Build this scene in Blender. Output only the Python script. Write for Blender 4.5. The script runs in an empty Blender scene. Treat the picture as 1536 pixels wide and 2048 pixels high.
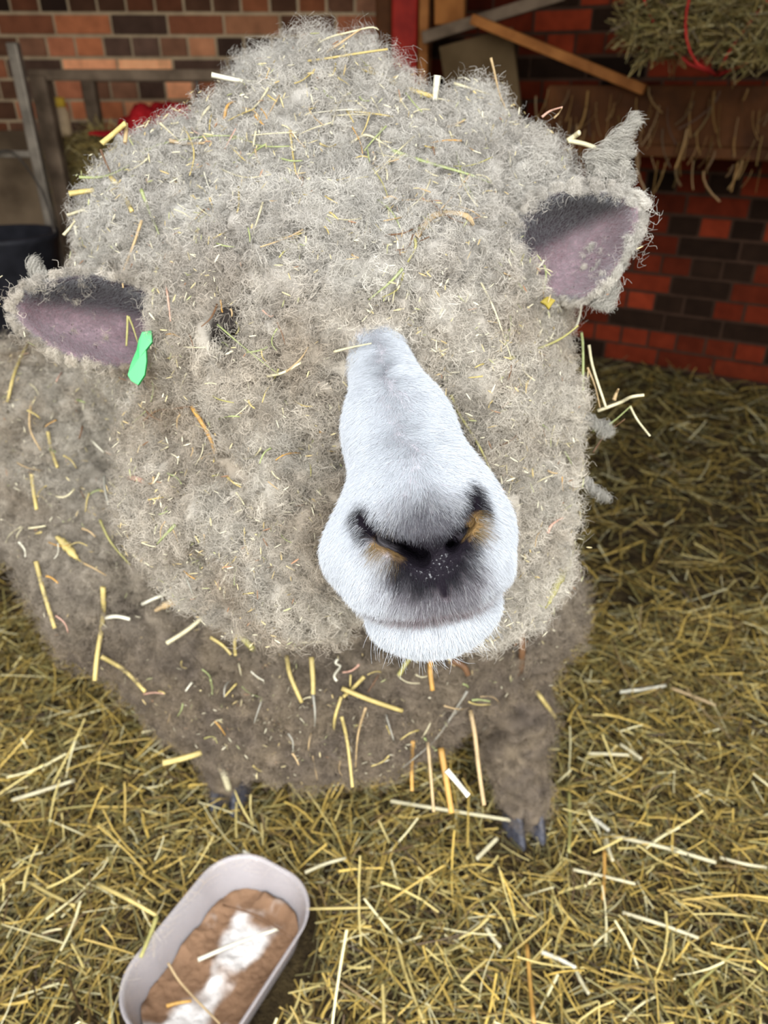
import bpy, bmesh, math, random
import numpy as np
from mathutils import Vector, Matrix, Quaternion
from mathutils.bvhtree import BVHTree

PI = math.pi
rng = np.random.default_rng(7)
random.seed(7)
scn = bpy.context.scene
COL = scn.collection

# ------------------------------------------------------------------ camera
FPX = 1479.0
CAM = np.array([0.0, 0.0, 1.05])
TH = math.radians(30.2)
AX_R = np.array([1.0, 0.0, 0.0])
AX_F = np.array([0.0, math.cos(TH), -math.sin(TH)])
AX_U = np.array([0.0, math.sin(TH), math.cos(TH)])
BAS = np.stack([AX_R, AX_U, AX_F])            # rows

def P(px, py, d):
    """a point of the sheep given by where it is seen and how far it stands (right, up, depth)"""
    return np.array([(px - 768) / FPX * d, -(py - 1024) / FPX * d, d])

def W(q):
    q = np.atleast_2d(q)
    return CAM + q @ BAS

def WP(px, py, d):
    return W(P(px, py, d))[0]

def floor_pt(px, py, z=0.0):
    d = AX_F + (px - 768) / FPX * AX_R - (py - 1024) / FPX * AX_U
    t = (z - CAM[2]) / d[2]
    return CAM + d * t

cam_data = bpy.data.cameras.new('camera')
cam = bpy.data.objects.new('camera', cam_data)
COL.objects.link(cam)
cam_data.sensor_fit = 'VERTICAL'
cam_data.sensor_height = 36.0
cam_data.lens = FPX / 2048 * 36.0
cam_data.clip_start = 0.02
cam.location = CAM
cam.rotation_euler = (math.radians(90) - TH, 0, 0)
cam_data.dof.use_dof = True
cam_data.dof.focus_distance = 0.44
cam_data.dof.aperture_fstop = 8.5
scn.camera = cam

# ------------------------------------------------------------------ noise
def _hash(ix, iy, iz, seed):
    h = (ix.astype(np.int64) * 73856093) ^ (iy.astype(np.int64) * 19349663) ^ (iz.astype(np.int64) * 83492791) ^ (seed * 2654435761)
    h &= 0xffffffff
    h = ((h ^ (h >> 16)) * 0x45d9f3b) & 0xffffffff
    h = ((h ^ (h >> 16)) * 0x45d9f3b) & 0xffffffff
    h = h ^ (h >> 16)
    return (h & 0xffffff) / float(0xffffff)

def vnoise(p, freq, seed=0):
    q = p * freq
    i = np.floor(q).astype(np.int64)
    f = q - i
    f = f * f * f * (f * (f * 6 - 15) + 10)
    out = np.zeros(len(p))
    for dx in (0, 1):
        wx = f[:, 0] if dx else 1 - f[:, 0]
        for dy in (0, 1):
            wy = f[:, 1] if dy else 1 - f[:, 1]
            for dz in (0, 1):
                wz = f[:, 2] if dz else 1 - f[:, 2]
                out += wx * wy * wz * _hash(i[:, 0] + dx, i[:, 1] + dy, i[:, 2] + dz, seed)
    return out * 2 - 1

def fbm(p, freq, oct=3, seed=0):
    o = np.zeros(len(p)); a = 1.0; s = 0
    for k in range(oct):
        o += a * vnoise(p, freq * 2 ** k, seed + k); s += a; a *= 0.5
    return o / s

def worley(p, cell, seed=0):
    """nearest jittered cell point: returns distance/cell, its position, its id"""
    q = p / cell
    i = np.floor(q).astype(np.int64)
    best = np.full(len(p), 1e9); bc = np.zeros_like(p); bid = np.zeros(len(p))
    for dx in (-1, 0, 1):
        for dy in (-1, 0, 1):
            for dz in (-1, 0, 1):
                a, b, c = i[:, 0] + dx, i[:, 1] + dy, i[:, 2] + dz
                pt = np.stack([a + _hash(a, b, c, seed), b + _hash(a, b, c, seed + 1), c + _hash(a, b, c, seed + 2)], 1)
                d = ((pt - q) ** 2).sum(1)
                m = d < best
                best[m] = d[m]; bc[m] = pt[m]; bid[m] = _hash(a, b, c, seed + 3)[m]
    return np.sqrt(best), bc * cell, bid

def sstep(a, b, x):
    t = np.clip((x - a) / (b - a), 0, 1)
    return t * t * (3 - 2 * t)

def norm(v):
    return v / np.maximum(np.linalg.norm(v, axis=-1, keepdims=True), 1e-9)

# ------------------------------------------------------------------ mesh helpers
def link(o, parent=None):
    COL.objects.link(o)
    if parent is not None:
        o.parent = parent
        if parent.type == 'EMPTY' or True:
            o.matrix_parent_inverse = Matrix.Identity(4)
    return o

def mesh_np(name, V, Fc, mat=None, parent=None, smooth=False, col=None, origin=None):
    """V (n,3) world coordinates, Fc (m,k) faces; col = dict name -> (n,3|4)"""
    V = np.asarray(V, dtype=np.float64)
    org = np.zeros(3) if origin is None else np.asarray(origin, dtype=float)
    par = np.zeros(3)
    if parent is not None:
        q = parent
        while q is not None:
            par = par + np.array(q.location); q = q.parent
        if origin is None:
            org = par
    me = bpy.data.meshes.new(name)
    n = len(V); me.vertices.add(n)
    me.vertices.foreach_set('co', (V - org).astype(np.float32).ravel())
    if isinstance(Fc, np.ndarray):
        m, k = Fc.shape
        me.loops.add(m * k); me.polygons.add(m)
        me.loops.foreach_set('vertex_index', Fc.astype(np.int32).ravel())
        me.polygons.foreach_set('loop_start', np.arange(0, m * k, k, dtype=np.int32))
        me.polygons.foreach_set('loop_total', np.full(m, k, dtype=np.int32))
    else:
        tot = [len(f) for f in Fc]; m = len(Fc)
        me.loops.add(sum(tot)); me.polygons.add(m)
        me.loops.foreach_set('vertex_index', [i for f in Fc for i in f])
        me.polygons.foreach_set('loop_start', np.concatenate([[0], np.cumsum(tot)[:-1]]).astype(np.int32))
        me.polygons.foreach_set('loop_total', np.array(tot, dtype=np.int32))
    if col:
        for cn, cv in col.items():
            cv = np.asarray(cv, dtype=np.float32)
            if cv.ndim == 1:
                at = me.attributes.new(cn, 'FLOAT', 'POINT'); at.data.foreach_set('value', cv)
            else:
                if cv.shape[1] == 3: cv = np.concatenate([cv, np.ones((n, 1), np.float32)], 1)
                at = me.attributes.new(cn, 'FLOAT_COLOR', 'POINT'); at.data.foreach_set('color', cv.ravel())
    me.update(calc_edges=True)
    me.polygons.foreach_set('use_smooth', np.full(m, bool(smooth)))
    if mat: me.materials.append(mat)
    o = bpy.data.objects.new(name, me)
    link(o, parent)
    o.location = org - par
    return o

def empty(name, loc, label=None, cat=None, group=None, kind=None):
    o = bpy.data.objects.new(name, None); COL.objects.link(o)
    o.empty_display_size = 0.05
    o.location = loc
    tag(o, label, cat, group, kind)
    return o

def tag(o, label=None, cat=None, group=None, kind=None):
    if label: o['label'] = label
    if cat: o['category'] = cat
    if group: o['group'] = group
    if kind: o['kind'] = kind
    return o

def tubes(C, R, side=None, flat=1.0, nsec=4, caps=True):
    """C (N,K,3) centre lines, R (N,K) radii -> V, F (quads).  flat: thickness/width"""
    C = np.asarray(C, float); N, K, _ = C.shape
    R = np.asarray(R, float)
    T = np.gradient(C, axis=1); T = norm(T)
    if side is None:
        side = norm(rng.normal(size=(N, 3)))
    S = np.repeat(side[:, None, :], K, 1)
    A = norm(S - (S * T).sum(-1, keepdims=True) * T)
    B = np.cross(T, A)
    ang = np.arange(nsec) / nsec * 2 * PI
    ring = (np.cos(ang)[None, None, :, None] * A[:, :, None, :] + flat * np.sin(ang)[None, None, :, None] * B[:, :, None, :])
    V = C[:, :, None, :] + ring * R[:, :, None, None]
    V = V.reshape(-1, 3)
    base = (np.arange(N) * K * nsec)[:, None, None]
    k = np.arange(K - 1)[None, :, None] * nsec
    j = np.arange(nsec)[None, None, :]
    j2 = (j + 1) % nsec
    F = np.stack([base + k + j, base + k + j2, base + k + nsec + j2, base + k + nsec + j], -1).reshape(-1, 4)
    if caps and nsec == 4:
        b0 = (np.arange(N) * K * nsec)
        c0 = np.stack([b0 + 3, b0 + 2, b0 + 1, b0], 1)
        b1 = b0 + (K - 1) * nsec
        c1 = np.stack([b1, b1 + 1, b1 + 2, b1 + 3], 1)
        F = np.concatenate([F, c0, c1])
    return V, F

def boxes(Cn, S, Rm=None, bev=0.0):
    """Cn (N,3) centres, S (N,3) sizes, optional (3,3) frame rows = axes"""
    Cn = np.asarray(Cn, float); S = np.asarray(S, float) / 2
    sg = np.array([[-1, -1, -1], [1, -1, -1], [1, 1, -1], [-1, 1, -1], [-1, -1, 1], [1, -1, 1], [1, 1, 1], [-1, 1, 1]], float)
    L = sg[None] * S[:, None, :]
    if Rm is not None: L = L @ Rm
    V = (Cn[:, None, :] + L).reshape(-1, 3)
    f = np.array([[0, 3, 2, 1], [4, 5, 6, 7], [0, 1, 5, 4], [1, 2, 6, 5], [2, 3, 7, 6], [3, 0, 4, 7]])
    F = (np.arange(len(Cn)) * 8)[:, None, None] + f[None]
    return V, F.reshape(-1, 4)

def curve_pts(pts, n):
    """smooth resample of a polyline (Catmull-Rom)"""
    p = np.asarray(pts, float)
    if len(p) == 2:
        t = np.linspace(0, 1, n)[:, None]
        return p[0] * (1 - t) + p[1] * t
    q = np.concatenate([[2 * p[0] - p[1]], p, [2 * p[-1] - p[-2]]])
    m = len(p) - 1
    out = []
    for u in np.linspace(0, m - 1e-6, n):
        i = int(u); t = u - i
        a, b, c, d = q[i], q[i + 1], q[i + 2], q[i + 3]
        out.append(0.5 * ((2 * b) + (-a + c) * t + (2 * a - 5 * b + 4 * c - d) * t * t + (-a + 3 * b - 3 * c + d) * t ** 3))
    return np.array(out)

# ------------------------------------------------------------------ materials
def new_mat(name):
    m = bpy.data.materials.new(name); m.use_nodes = True
    nt = m.node_tree; bs = nt.nodes['Principled BSDF']
    return m, nt, bs

def N(nt, typ, **kw):
    n = nt.nodes.new(typ)
    for k, v in kw.items():
        if k == 'inp':
            for a, b in v.items(): n.inputs[a].default_value = b
        else: setattr(n, k, v)
    return n

def attr_mat(name, attr='tint', rough=0.7, spec=0.3, noise=0.0, nscale=200, bump=0.0, bscale=300, trans=0.0, coat=0.0):
    m, nt, bs = new_mat(name)
    a = N(nt, 'ShaderNodeAttribute', attribute_name=attr)
    src = a.outputs['Color']
    tc = N(nt, 'ShaderNodeTexCoord')
    if noise:
        nz = N(nt, 'ShaderNodeTexNoise', inp={'Scale': nscale, 'Detail': 3})
        nt.links.new(tc.outputs['Object'], nz.inputs['Vector'])
        mr = N(nt, 'ShaderNodeMapRange', inp={'To Min': 1 - noise, 'To Max': 1 + noise})
        nt.links.new(nz.outputs[0], mr.inputs[0])
        mx = N(nt, 'ShaderNodeVectorMath', operation='SCALE')
        nt.links.new(src, mx.inputs[0]); nt.links.new(mr.outputs[0], mx.inputs['Scale'])
        src = mx.outputs[0]
    nt.links.new(src, bs.inputs['Base Color'])
    bs.inputs['Roughness'].default_value = rough
    bs.inputs['Specular IOR Level'].default_value = spec
    if bump:
        nz = N(nt, 'ShaderNodeTexNoise', inp={'Scale': bscale, 'Detail': 4})
        nt.links.new(tc.outputs['Object'], nz.inputs['Vector'])
        bp = N(nt, 'ShaderNodeBump', inp={'Strength': bump, 'Distance': 0.003})
        nt.links.new(nz.outputs[0], bp.inputs['Height']); nt.links.new(bp.outputs[0], bs.inputs['Normal'])
    if trans:
        tr = N(nt, 'ShaderNodeBsdfTranslucent'); nt.links.new(src, tr.inputs[0])
        mxs = N(nt, 'ShaderNodeMixShader', inp={0: trans})
        nt.links.new(bs.outputs[0], mxs.inputs[1]); nt.links.new(tr.outputs[0], mxs.inputs[2])
        nt.links.new(mxs.outputs[0], nt.nodes['Material Output'].inputs[0])
    return m

def flat_mat(name, colr, rough=0.7, spec=0.12, metal=0.0, noise=0.25, nscale=20, bump=0.0, bscale=60, col2=None, alpha_t=0.0):
    m, nt, bs = new_mat(name)
    tc = N(nt, 'ShaderNodeTexCoord')
    nz = N(nt, 'ShaderNodeTexNoise', inp={'Scale': nscale, 'Detail': 5})
    nt.links.new(tc.outputs['Object'], nz.inputs['Vector'])
    cr = N(nt, 'ShaderNodeValToRGB')
    c = np.array(colr)
    c2 = np.array(col2) if col2 is not None else np.clip(c * (1 + noise), 0, 1)
    cr.color_ramp.elements[0].position = 0.35; cr.color_ramp.elements[1].position = 0.65
    cr.color_ramp.elements[0].color = (*np.clip(c * (1 - (noise if col2 is None else 0)), 0, 1), 1)
    cr.color_ramp.elements[1].color = (*c2, 1)
    nt.links.new(nz.outputs[0], cr.inputs[0]); nt.links.new(cr.outputs[0], bs.inputs['Base Color'])
    bs.inputs['Roughness'].default_value = rough; bs.inputs['Specular IOR Level'].default_value = spec
    bs.inputs['Metallic'].default_value = metal
    if bump:
        n2 = N(nt, 'ShaderNodeTexNoise', inp={'Scale': bscale, 'Detail': 5})
        nt.links.new(tc.outputs['Object'], n2.inputs['Vector'])
        bp = N(nt, 'ShaderNodeBump', inp={'Strength': bump, 'Distance': 0.01})
        nt.links.new(n2.outputs[0], bp.inputs['Height']); nt.links.new(bp.outputs[0], bs.inputs['Normal'])
    return m
# ------------------------------------------------------------------ the sheep: one continuous surface grown from a distance field
def s_ball(q, c, r): return np.linalg.norm(q - c, axis=1) - r

def s_cone(q, a, b, ra, rb):
    ab = b - a
    t = np.clip(((q - a) @ ab) / (ab @ ab), 0, 1)
    return np.linalg.norm(q - a - t[:, None] * ab, axis=1) - (ra + (rb - ra) * t)

def s_ell(q, c, r, axes=None):
    p = q - c
    if axes is not None: p = p @ axes.T
    k0 = np.sqrt(((p / r) ** 2).sum(1)); k1 = np.sqrt(((p / (r * r)) ** 2).sum(1))
    return k0 * (k0 - 1) / np.maximum(k1, 1e-6)

def smin(a, b, k):
    h = np.clip(0.5 + 0.5 * (b - a) / k, 0, 1)
    return b + (a - b) * h - k * h * (1 - h)

def smax(a, b, k): return -smin(-a, -b, k)

def frame(x, y):
    x = norm(np.asarray(x, float)); y = np.asarray(y, float); y = norm(y - (y @ x) * x)
    return np.stack([x, y, np.cross(x, y)])

roll = math.radians(11)
HX = np.array([math.cos(roll), math.sin(roll), 0.0])     # the head's own right as seen, rising to the right
HY = np.array([-math.sin(roll), math.cos(roll), 0.0])
HEADAX = np.stack([HX, HY, np.array([0, 0, 1.0])])

def bodyq(x, y, z): return (np.array([x, y, z]) - CAM) @ BAS.T

EARS = [  # centre, axis, hinge-up, half length, half width
    dict(c=P(175, 636, .585), u=norm(P(300, 668, .61) - P(45, 628, .575)), v=np.array([0.05, 1.0, -0.30]), L=.055, Wd=.035, in_c=(.002, .000)),
    dict(c=P(1172, 470, .590), u=norm(P(1085, 520, .61) - P(1265, 425, .575)), v=np.array([-0.35, 1.0, -0.30]), L=.046, Wd=.041, in_c=(.004, -.002), tp=.42),
]
for e in EARS:
    e['ax'] = frame(e['u'], e['v'])
    if e['ax'][2][2] > 0: e['ax'][2] *= -1      # third axis points to the viewer side (smaller depth)

def d_ears(q):
    """outer ear, inner cup"""
    do = np.full(len(q), 1e3); di = np.full(len(q), 1e3)
    for e in EARS:
        p = (q - e['c']) @ e['ax'].T
        u = np.clip(p[:, 0] / e['L'], -1, 1)
        p = p.copy(); p[:, 1] = p[:, 1] / (1 + e.get('tp', .28) * u)
        p[:, 2] = p[:, 2] + 0.010 * (p[:, 1] / e['Wd']) ** 2 * -1.0
        a = s_ell(p, np.zeros(3), np.array([e['L'], e['Wd'], .016]))
        b = s_ell(p, np.array([e['in_c'][0], e['in_c'][1], .013]), np.array([e['L'] * .90, e['Wd'] * .84, .0215]))
        do = np.minimum(do, a); di = np.minimum(di, b)
    return do, di

NOSTRIL_L = [P(727, 1030, .417), P(752, 1062, .413), P(800, 1092, .408), P(852, 1122, .404)]
NOSTRIL_R = [P(947, 992, .413), P(936, 1035, .411), P(912, 1078, .407), P(880, 1122, .404)]
PHIL = [P(870, 1122, .4040), P(880, 1155, .4040), P(892, 1192, .4065)]
MOUTH = [P(640, 1150, .474), P(690, 1192, .446), P(745, 1218, .430), P(810, 1236, .422), P(870, 1238, .420), P(940, 1222, .425), P(1000, 1180, .440), P(1030, 1140, .46)]

def d_face(q):
    d = s_cone(q, P(757, 712, .537), P(797, 860, .490), .0185, .031)
    d = smin(d, s_cone(q, P(795, 860, .490), P(838, 1000, .452), .030, .042), .02)
    # muzzle mass, wide and soft
    d = smin(d, s_ell(q, P(836, 1085, .452), np.array([.058, .038, .042]), HEADAX), .02)
    # nose bridge end, overhanging the nostrils
    d = smin(d, s_ell(q, P(842, 1032, .428), np.array([.030, .022, .026]), HEADAX), .015)
    # wings of the nostrils
    d = smin(d, s_ell(q, P(778, 1118, .425), np.array([.020, .015, .018]), HEADAX), .012)
    d = smin(d, s_ell(q, P(945, 1085, .425), np.array([.016, .017, .018]), HEADAX), .012)
    # upper lip and chin
    d = smin(d, s_ell(q, P(862, 1160, .436), np.array([.046, .023, .030]), HEADAX), .015)
    d = smin(d, s_ell(q, P(866, 1216, .462), np.array([.0405, .0270, .030]), HEADAX), .005)
    d = smin(d, s_cone(q, P(862, 1200, .490), P(800, 1110, .60), .033, .045), .02)
    return d

def d_chain(q, pts, r0, r1):
    d = np.full(len(q), 1e3)
    n = len(pts) - 1
    for i in range(n):
        ra = r0 + (r1 - r0) * i / n; rb = r0 + (r1 - r0) * (i + 1) / n
        d = np.minimum(d, s_cone(q, pts[i], pts[i + 1], ra, rb))
    return d

def d_carve(q):
    d = d_chain(q, NOSTRIL_L, .0030, .0042)
    d = np.minimum(d, d_chain(q, NOSTRIL_R, .0028, .0042))
    # nostril holes run inwards
    for a, b, r in ((P(770, 1078, .409), P(846, 1120, .404), .0052), (P(938, 1045, .410), P(904, 1096, .405), .0038)):
        for k in range(9):
            t = k / 8.0; c = a * (1 - t) + b * t
            d = np.minimum(d, s_cone(q, c, c + np.array([.0, .005, .030]), r, r * .7))
    return d

TORSO_F = bodyq(-.062, .965, .46); TORSO_M = bodyq(-.16, 1.25, .52); TORSO_B = bodyq(-.30, 1.72, .50)

def d_head_wool(q):
    d = s_ell(q, P(683, 716, .685), np.array([.186, .206, .150]), HEADAX)
    d = smin(d, s_ball(q, P(900, 900, .665), .108), .05)          # cheek under the right ear
    d = smin(d, s_ball(q, P(490, 980, .655), .100), .05)          # cheek under the left ear
    d = smin(d, s_ball(q, P(590, 1110, .625), .072), .04)
    d = smin(d, s_ball(q, P(960, 1110, .640), .072), .04)
    d = smin(d, s_ball(q, P(655, 398, .70), .110), .05)           # crown
    d = smin(d, s_cone(q, P(650, 270, .71), P(615, 185, .72), .050, .020), .03)
    d = smin(d, s_ball(q, P(725, 175, .72), .022), .03)
    d = smin(d, s_ball(q, P(950, 232, .70), .030), .02)
    d = smin(d, s_ball(q, P(530, 180, .72), .022), .02)
    d = smin(d, s_ball(q, P(930, 480, .69), .105), .05)
    d = smin(d, s_ball(q, P(595, 900, .590), .058), .04)          # fleece running right up to the nose bridge
    d = smin(d, s_ball(q, P(640, 1060, .580), .045), .04)
    d = smin(d, s_ball(q, P(935, 800, .590), .050), .04)
    d = smin(d, s_ball(q, P(640, 740, .575), .045), .03)
    d = smin(d, s_ball(q, P(1050, 470, .67), .058), .04)
    d = smin(d, s_ball(q, P(385, 530, .69), .100), .05)
    d = smin(d, s_cone(q, P(560, 560, .575), P(860, 560, .585), .052, .050), .04)   # fringe above the face
    d = smin(d, s_ball(q, P(520, 740, .585), .058), .03)
    # ears are rimmed with wool
    for e in EARS:
        b = e['c'] + e['ax'][0] * e['L'] * .9
        d = smin(d, s_ball(q, b - e['ax'][2] * .02, .032), .02)
    # the eye socket and the gutter beside the nose bridge
    d = smax(d, -s_cone(q, P(450, 625, .520), P(466, 690, .535), .014, .012), .010)
    return d

def d_body(q):
    d = s_cone(q, TORSO_F, TORSO_M, .285, .325)
    d = smin(d, s_cone(q, TORSO_M, TORSO_B, .325, .30), .06)
    d = smin(d, s_cone(q, P(470, 610, .86), bodyq(-.10, 1.0, .72), .172, .24), .08)   # neck and withers
    d = smin(d, s_ball(q, P(165, 900, 1.00), .160), .07)                            # left shoulder
    d = smin(d, s_ball(q, P(270, 1150, .97), .130), .07)
    d = smin(d, s_ball(q, P(985, 1210, .96), .112), .06)
    d = smin(d, s_ell(q, P(620, 1345, .97), np.array([.235, .13, .14])), .06)       # brisket
    return d

LEGS = [([.165, .90, .36], [.200, .86, .20], [.228, .80, .045], .085, .056, .042),
        ([-.215, .90, .36], [-.245, .88, .20], [-.262, .86, .045], .080, .055, .042),
        ([-.08, 1.72, .40], [-.06, 1.80, .22], [-.06, 1.74, .045], .10, .060, .042),
        ([-.44, 1.70, .40], [-.45, 1.78, .22], [-.45, 1.72, .045], .10, .060, .042)]

def d_legs(q):
    d = np.full(len(q), 1e3)
    for a, b, c, r0, r1, r2 in LEGS:
        a, b, c = bodyq(*a), bodyq(*b), bodyq(*c)
        d = np.minimum(d, smin(s_cone(q, a, b, r0, r1), s_cone(q, b, c, r1, r2), .02))
    return d

def d_all(q):
    fa = d_face(q)
    hw = d_head_wool(q)
    wool = smin(smin(hw, d_body(q), .010), d_legs(q), .04)
    eo, ei = d_ears(q)
    wool2 = smin(wool, eo, .012)
    wool2 = smax(wool2, -ei, .006)
    d = smin(fa, wool2, .010)
    near = (np.abs(q[:, 2] - .42) < .08) & (np.abs(q[:, 0] - .02) < .11) & (q[:, 1] < .05) & (q[:, 1] > -.13)
    if near.any():
        qq = q[near]
        c = d_carve(qq)
        dd = smax(d[near], -c, .004)
        ph = d_chain(qq, PHIL, .0030, .0016)
        dd = smax(dd, -ph, .003)
        mo = d_chain(qq, MOUTH, .0038, .0038)
        dd = smax(dd, -mo, .004)
        d = d.copy(); d[near] = dd
    return d

def chunked(fn, q, n=400000):
    return np.concatenate([fn(q[i:i + n]) for i in range(0, len(q), n)]) if len(q) > n else fn(q)

def grad(q, e=4e-4):
    g = np.zeros_like(q)
    for k in range(3):
        o = np.zeros(3); o[k] = e
        g[:, k] = chunked(d_all, q + o) - chunked(d_all, q - o)
    return norm(g)

def project(q, it=2):
    for _ in range(it):
        d = chunked(d_all, q)
        q = q - grad(q) * np.clip(d, -.004, .004)[:, None]
    return q

def surface_nets(lo, hi, h):
    ax = [np.arange(lo[k], hi[k] + h, h) for k in range(3)]
    nx, ny, nz = map(len, ax)
    # coarse pass finds the blocks that hold surface, the fine pass fills only those
    B = 8
    Fv = np.full((nx, ny, nz), 1.0, np.float32)
    for i in range(0, nx, B):
        cx = ax[0][min(i + B // 2, nx - 1)]
        J, K = np.meshgrid(np.arange(0, ny, B), np.arange(0, nz, B), indexing='ij')
        cy = ax[1][np.minimum(J + B // 2, ny - 1)]; cz = ax[2][np.minimum(K + B // 2, nz - 1)]
        pts = np.stack([np.full(cy.size, cx), cy.ravel(), cz.ravel()], 1)
        d = d_all((pts - CAM) @ BAS.T)
        act = np.abs(d) < h * B * 1.35
        for jj, kk, dd, a_ in zip(J.ravel(), K.ravel(), d, act):
            if not a_:
                Fv[i:i + B, jj:jj + B, kk:kk + B] = 1.0 if dd > 0 else -1.0
        jl = J.ravel()[act]; kl = K.ravel()[act]
        if len(jl) == 0: continue
        ii = np.arange(i, min(i + B, nx))
        oy, oz = np.meshgrid(np.arange(B), np.arange(B), indexing='ij')
        jy = (jl[:, None] + oy.ravel()[None]).ravel(); kz = (kl[:, None] + oz.ravel()[None]).ravel()
        m = (jy < ny) & (kz < nz); jy = jy[m]; kz = kz[m]
        I = np.repeat(ii, len(jy)); JJ = np.tile(jy, len(ii)); KK = np.tile(kz, len(ii))
        pts = np.stack([ax[0][I], ax[1][JJ], ax[2][KK]], 1)
        Fv[I, JJ, KK] = chunked(d_all, (pts - CAM) @ BAS.T)
    S = Fv < 0
    c = [S[a:nx - 1 + a, b:ny - 1 + b, g:nz - 1 + g] for a in (0, 1) for b in (0, 1) for g in (0, 1)]
    anyv = np.logical_or.reduce(c); allv = np.logical_and.reduce(c)
    cells = np.argwhere(anyv & ~allv)
    idx = np.full((nx - 1, ny - 1, nz - 1), -1, np.int64)
    idx[cells[:, 0], cells[:, 1], cells[:, 2]] = np.arange(len(cells))
    V = np.zeros((len(cells), 3)); cnt = np.zeros(len(cells))
    corner = [np.array([a, b, g]) for a in (0, 1) for b in (0, 1) for g in (0, 1)]
    edges = [(a, b) for a in range(8) for b in range(a + 1, 8) if np.abs(corner[a] - corner[b]).sum() == 1]
    vals = [Fv[cells[:, 0] + cc[0], cells[:, 1] + cc[1], cells[:, 2] + cc[2]] for cc in corner]
    for a, b in edges:
        va, vb = vals[a], vals[b]
        m = (va < 0) != (vb < 0)
        t = np.where(m, va / np.where(m, va - vb, 1), 0)
        p = corner[a][None] + t[:, None] * (corner[b] - corner[a])[None]
        V[m] += p[m]; cnt[m] += 1
    V = (cells + V / cnt[:, None]) * h + np.array([ax[0][0], ax[1][0], ax[2][0]])
    quads = []
    for k in range(3):
        a, b = [(1, 2), (2, 0), (0, 1)][k]
        s0 = [slice(None)] * 3; s1 = [slice(None)] * 3
        s0[k] = slice(0, -1); s1[k] = slice(1, None)
        ch = S[tuple(s0)] != S[tuple(s1)]
        E = np.argwhere(ch)
        ok = (E[:, a] > 0) & (E[:, b] > 0) & (E[:, a] < idx.shape[a]) & (E[:, b] < idx.shape[b])
        E = E[ok]
        ea = np.zeros(3, int); ea[a] = 1; eb = np.zeros(3, int); eb[b] = 1
        def ix(o): 
            g = E - o; return idx[g[:, 0], g[:, 1], g[:, 2]]
        q = np.stack([ix(ea + eb), ix(eb), ix(0 * ea), ix(ea)], 1)
        flip = S[E[:, 0], E[:, 1], E[:, 2]]
        q[~flip] = q[~flip][:, ::-1]
        q = q[(q >= 0).all(1)]
        quads.append(q)
    return V, np.concatenate(quads)

print('sheep: growing the surface')
V, Q = surface_nets(np.array([-.75, .24, .015]), np.array([.42, 2.12, 1.20]), .0062)
bm = bmesh.new()
me0 = bpy.data.meshes.new('tmp')
me0.from_pydata(V.tolist(), [], Q.tolist())
bm.from_mesh(me0); bpy.data.meshes.remove(me0)

def head_region(q, lvl):
    fd = d_face(q); eo, ei = d_ears(q)
    if lvl == 0:
        return (q[:, 2] < .80) & (d_head_wool(q) < .03) | (eo < .02) | (fd < .02)
    return ((fd < .012) & (q[:, 2] < .56)) | (eo < .006)

for lvl in range(2):
    co = np.array([v.co[:] for v in bm.verts]); q = (co - CAM) @ BAS.T
    sel = chunked(lambda x: head_region(x, lvl).astype(float), q) > .5
    bm.verts.ensure_lookup_table(); bm.edges.ensure_lookup_table()
    es = [e for e in bm.edges if sel[e.verts[0].index] and sel[e.verts[1].index]]
    bmesh.ops.subdivide_edges(bm, edges=es, cuts=1, use_grid_fill=True)
    bm.verts.index_update(); bm.verts.ensure_lookup_table()
    co = np.array([v.co[:] for v in bm.verts]); q = (co - CAM) @ BAS.T
    near = head_region(q, 0) if lvl == 0 else head_region(q, 1) | (d_face(q) < .02)
    q[near] = project(q[near], 2)
    co = W(q)
    for v, c in zip(bm.verts, co): v.co = c
bmesh.ops.triangulate(bm, faces=[f for f in bm.faces if len(f.verts) != 4])
bmesh.ops.recalc_face_normals(bm, faces=bm.faces)
me = bpy.data.meshes.new('body'); bm.to_mesh(me); bm.free()
nv = len(me.vertices)
V = np.empty(nv * 3, np.float32); me.vertices.foreach_get('co', V); V = V.reshape(-1, 3).astype(float)
Qc = (V - CAM) @ BAS.T

# what each point of the animal is
fd = chunked(d_face, Qc)
_hw = chunked(d_head_wool, Qc); _bw = chunked(d_body, Qc); _lg = chunked(d_legs, Qc)
eo_ei = np.stack(d_ears(Qc), 1)
wd = np.minimum(np.minimum(_hw, _bw), _lg)
edge_n = fbm(Qc, 60, 2, 5) * .004
face_w = sstep(-.004, .004, (wd - fd) + edge_n)                 # 1 on the short-haired face
ear_in = sstep(.0075, .0035, eo_ei[:, 1]) * sstep(.010, .004, eo_ei[:, 0])
ear_w = sstep(.012, .002, eo_ei[:, 0]) * (wd > -.002)
wool_w = (1 - face_w) * (1 - ear_in)

# lumps of fleece: billowed noise moves the woolly part of the surface in and out
nrm = np.empty(nv * 3, np.float32); me.vertices.foreach_get('normal', nrm); nrm = nrm.reshape(-1, 3).astype(float)
def wool_disp(p):
    wl, _, _ = worley(p + .004 * np.stack([fbm(p, 60, 2, s) for s in (11, 12, 13)], 1), .034, 31)
    w2, _, _ = worley(p, .015, 47)
    cr = np.abs(fbm(p + .01 * np.stack([fbm(p, 30, 2, s) for s in (14, 15, 16)], 1), 11, 2, 78))
    c2 = np.abs(fbm(p, 30, 2, 79))
    return (.0165 * (0.45 - wl) + .0060 * (0.5 - w2) + .014 * fbm(p, 11, 2, 77) - .022 * sstep(.09, .0, cr) - .012 * sstep(.09, .0, c2))
amp = wool_w * (1 - ear_w) * sstep(0.0, 0.012, fd - .001)
lowq = sstep(.20, .10, V[:, 2])
V = V + nrm * (wool_disp(V) * amp * (1 - .5 * lowq))[:, None]
me.vertices.foreach_set('co', V.astype(np.float32).ravel()); me.update()
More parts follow.
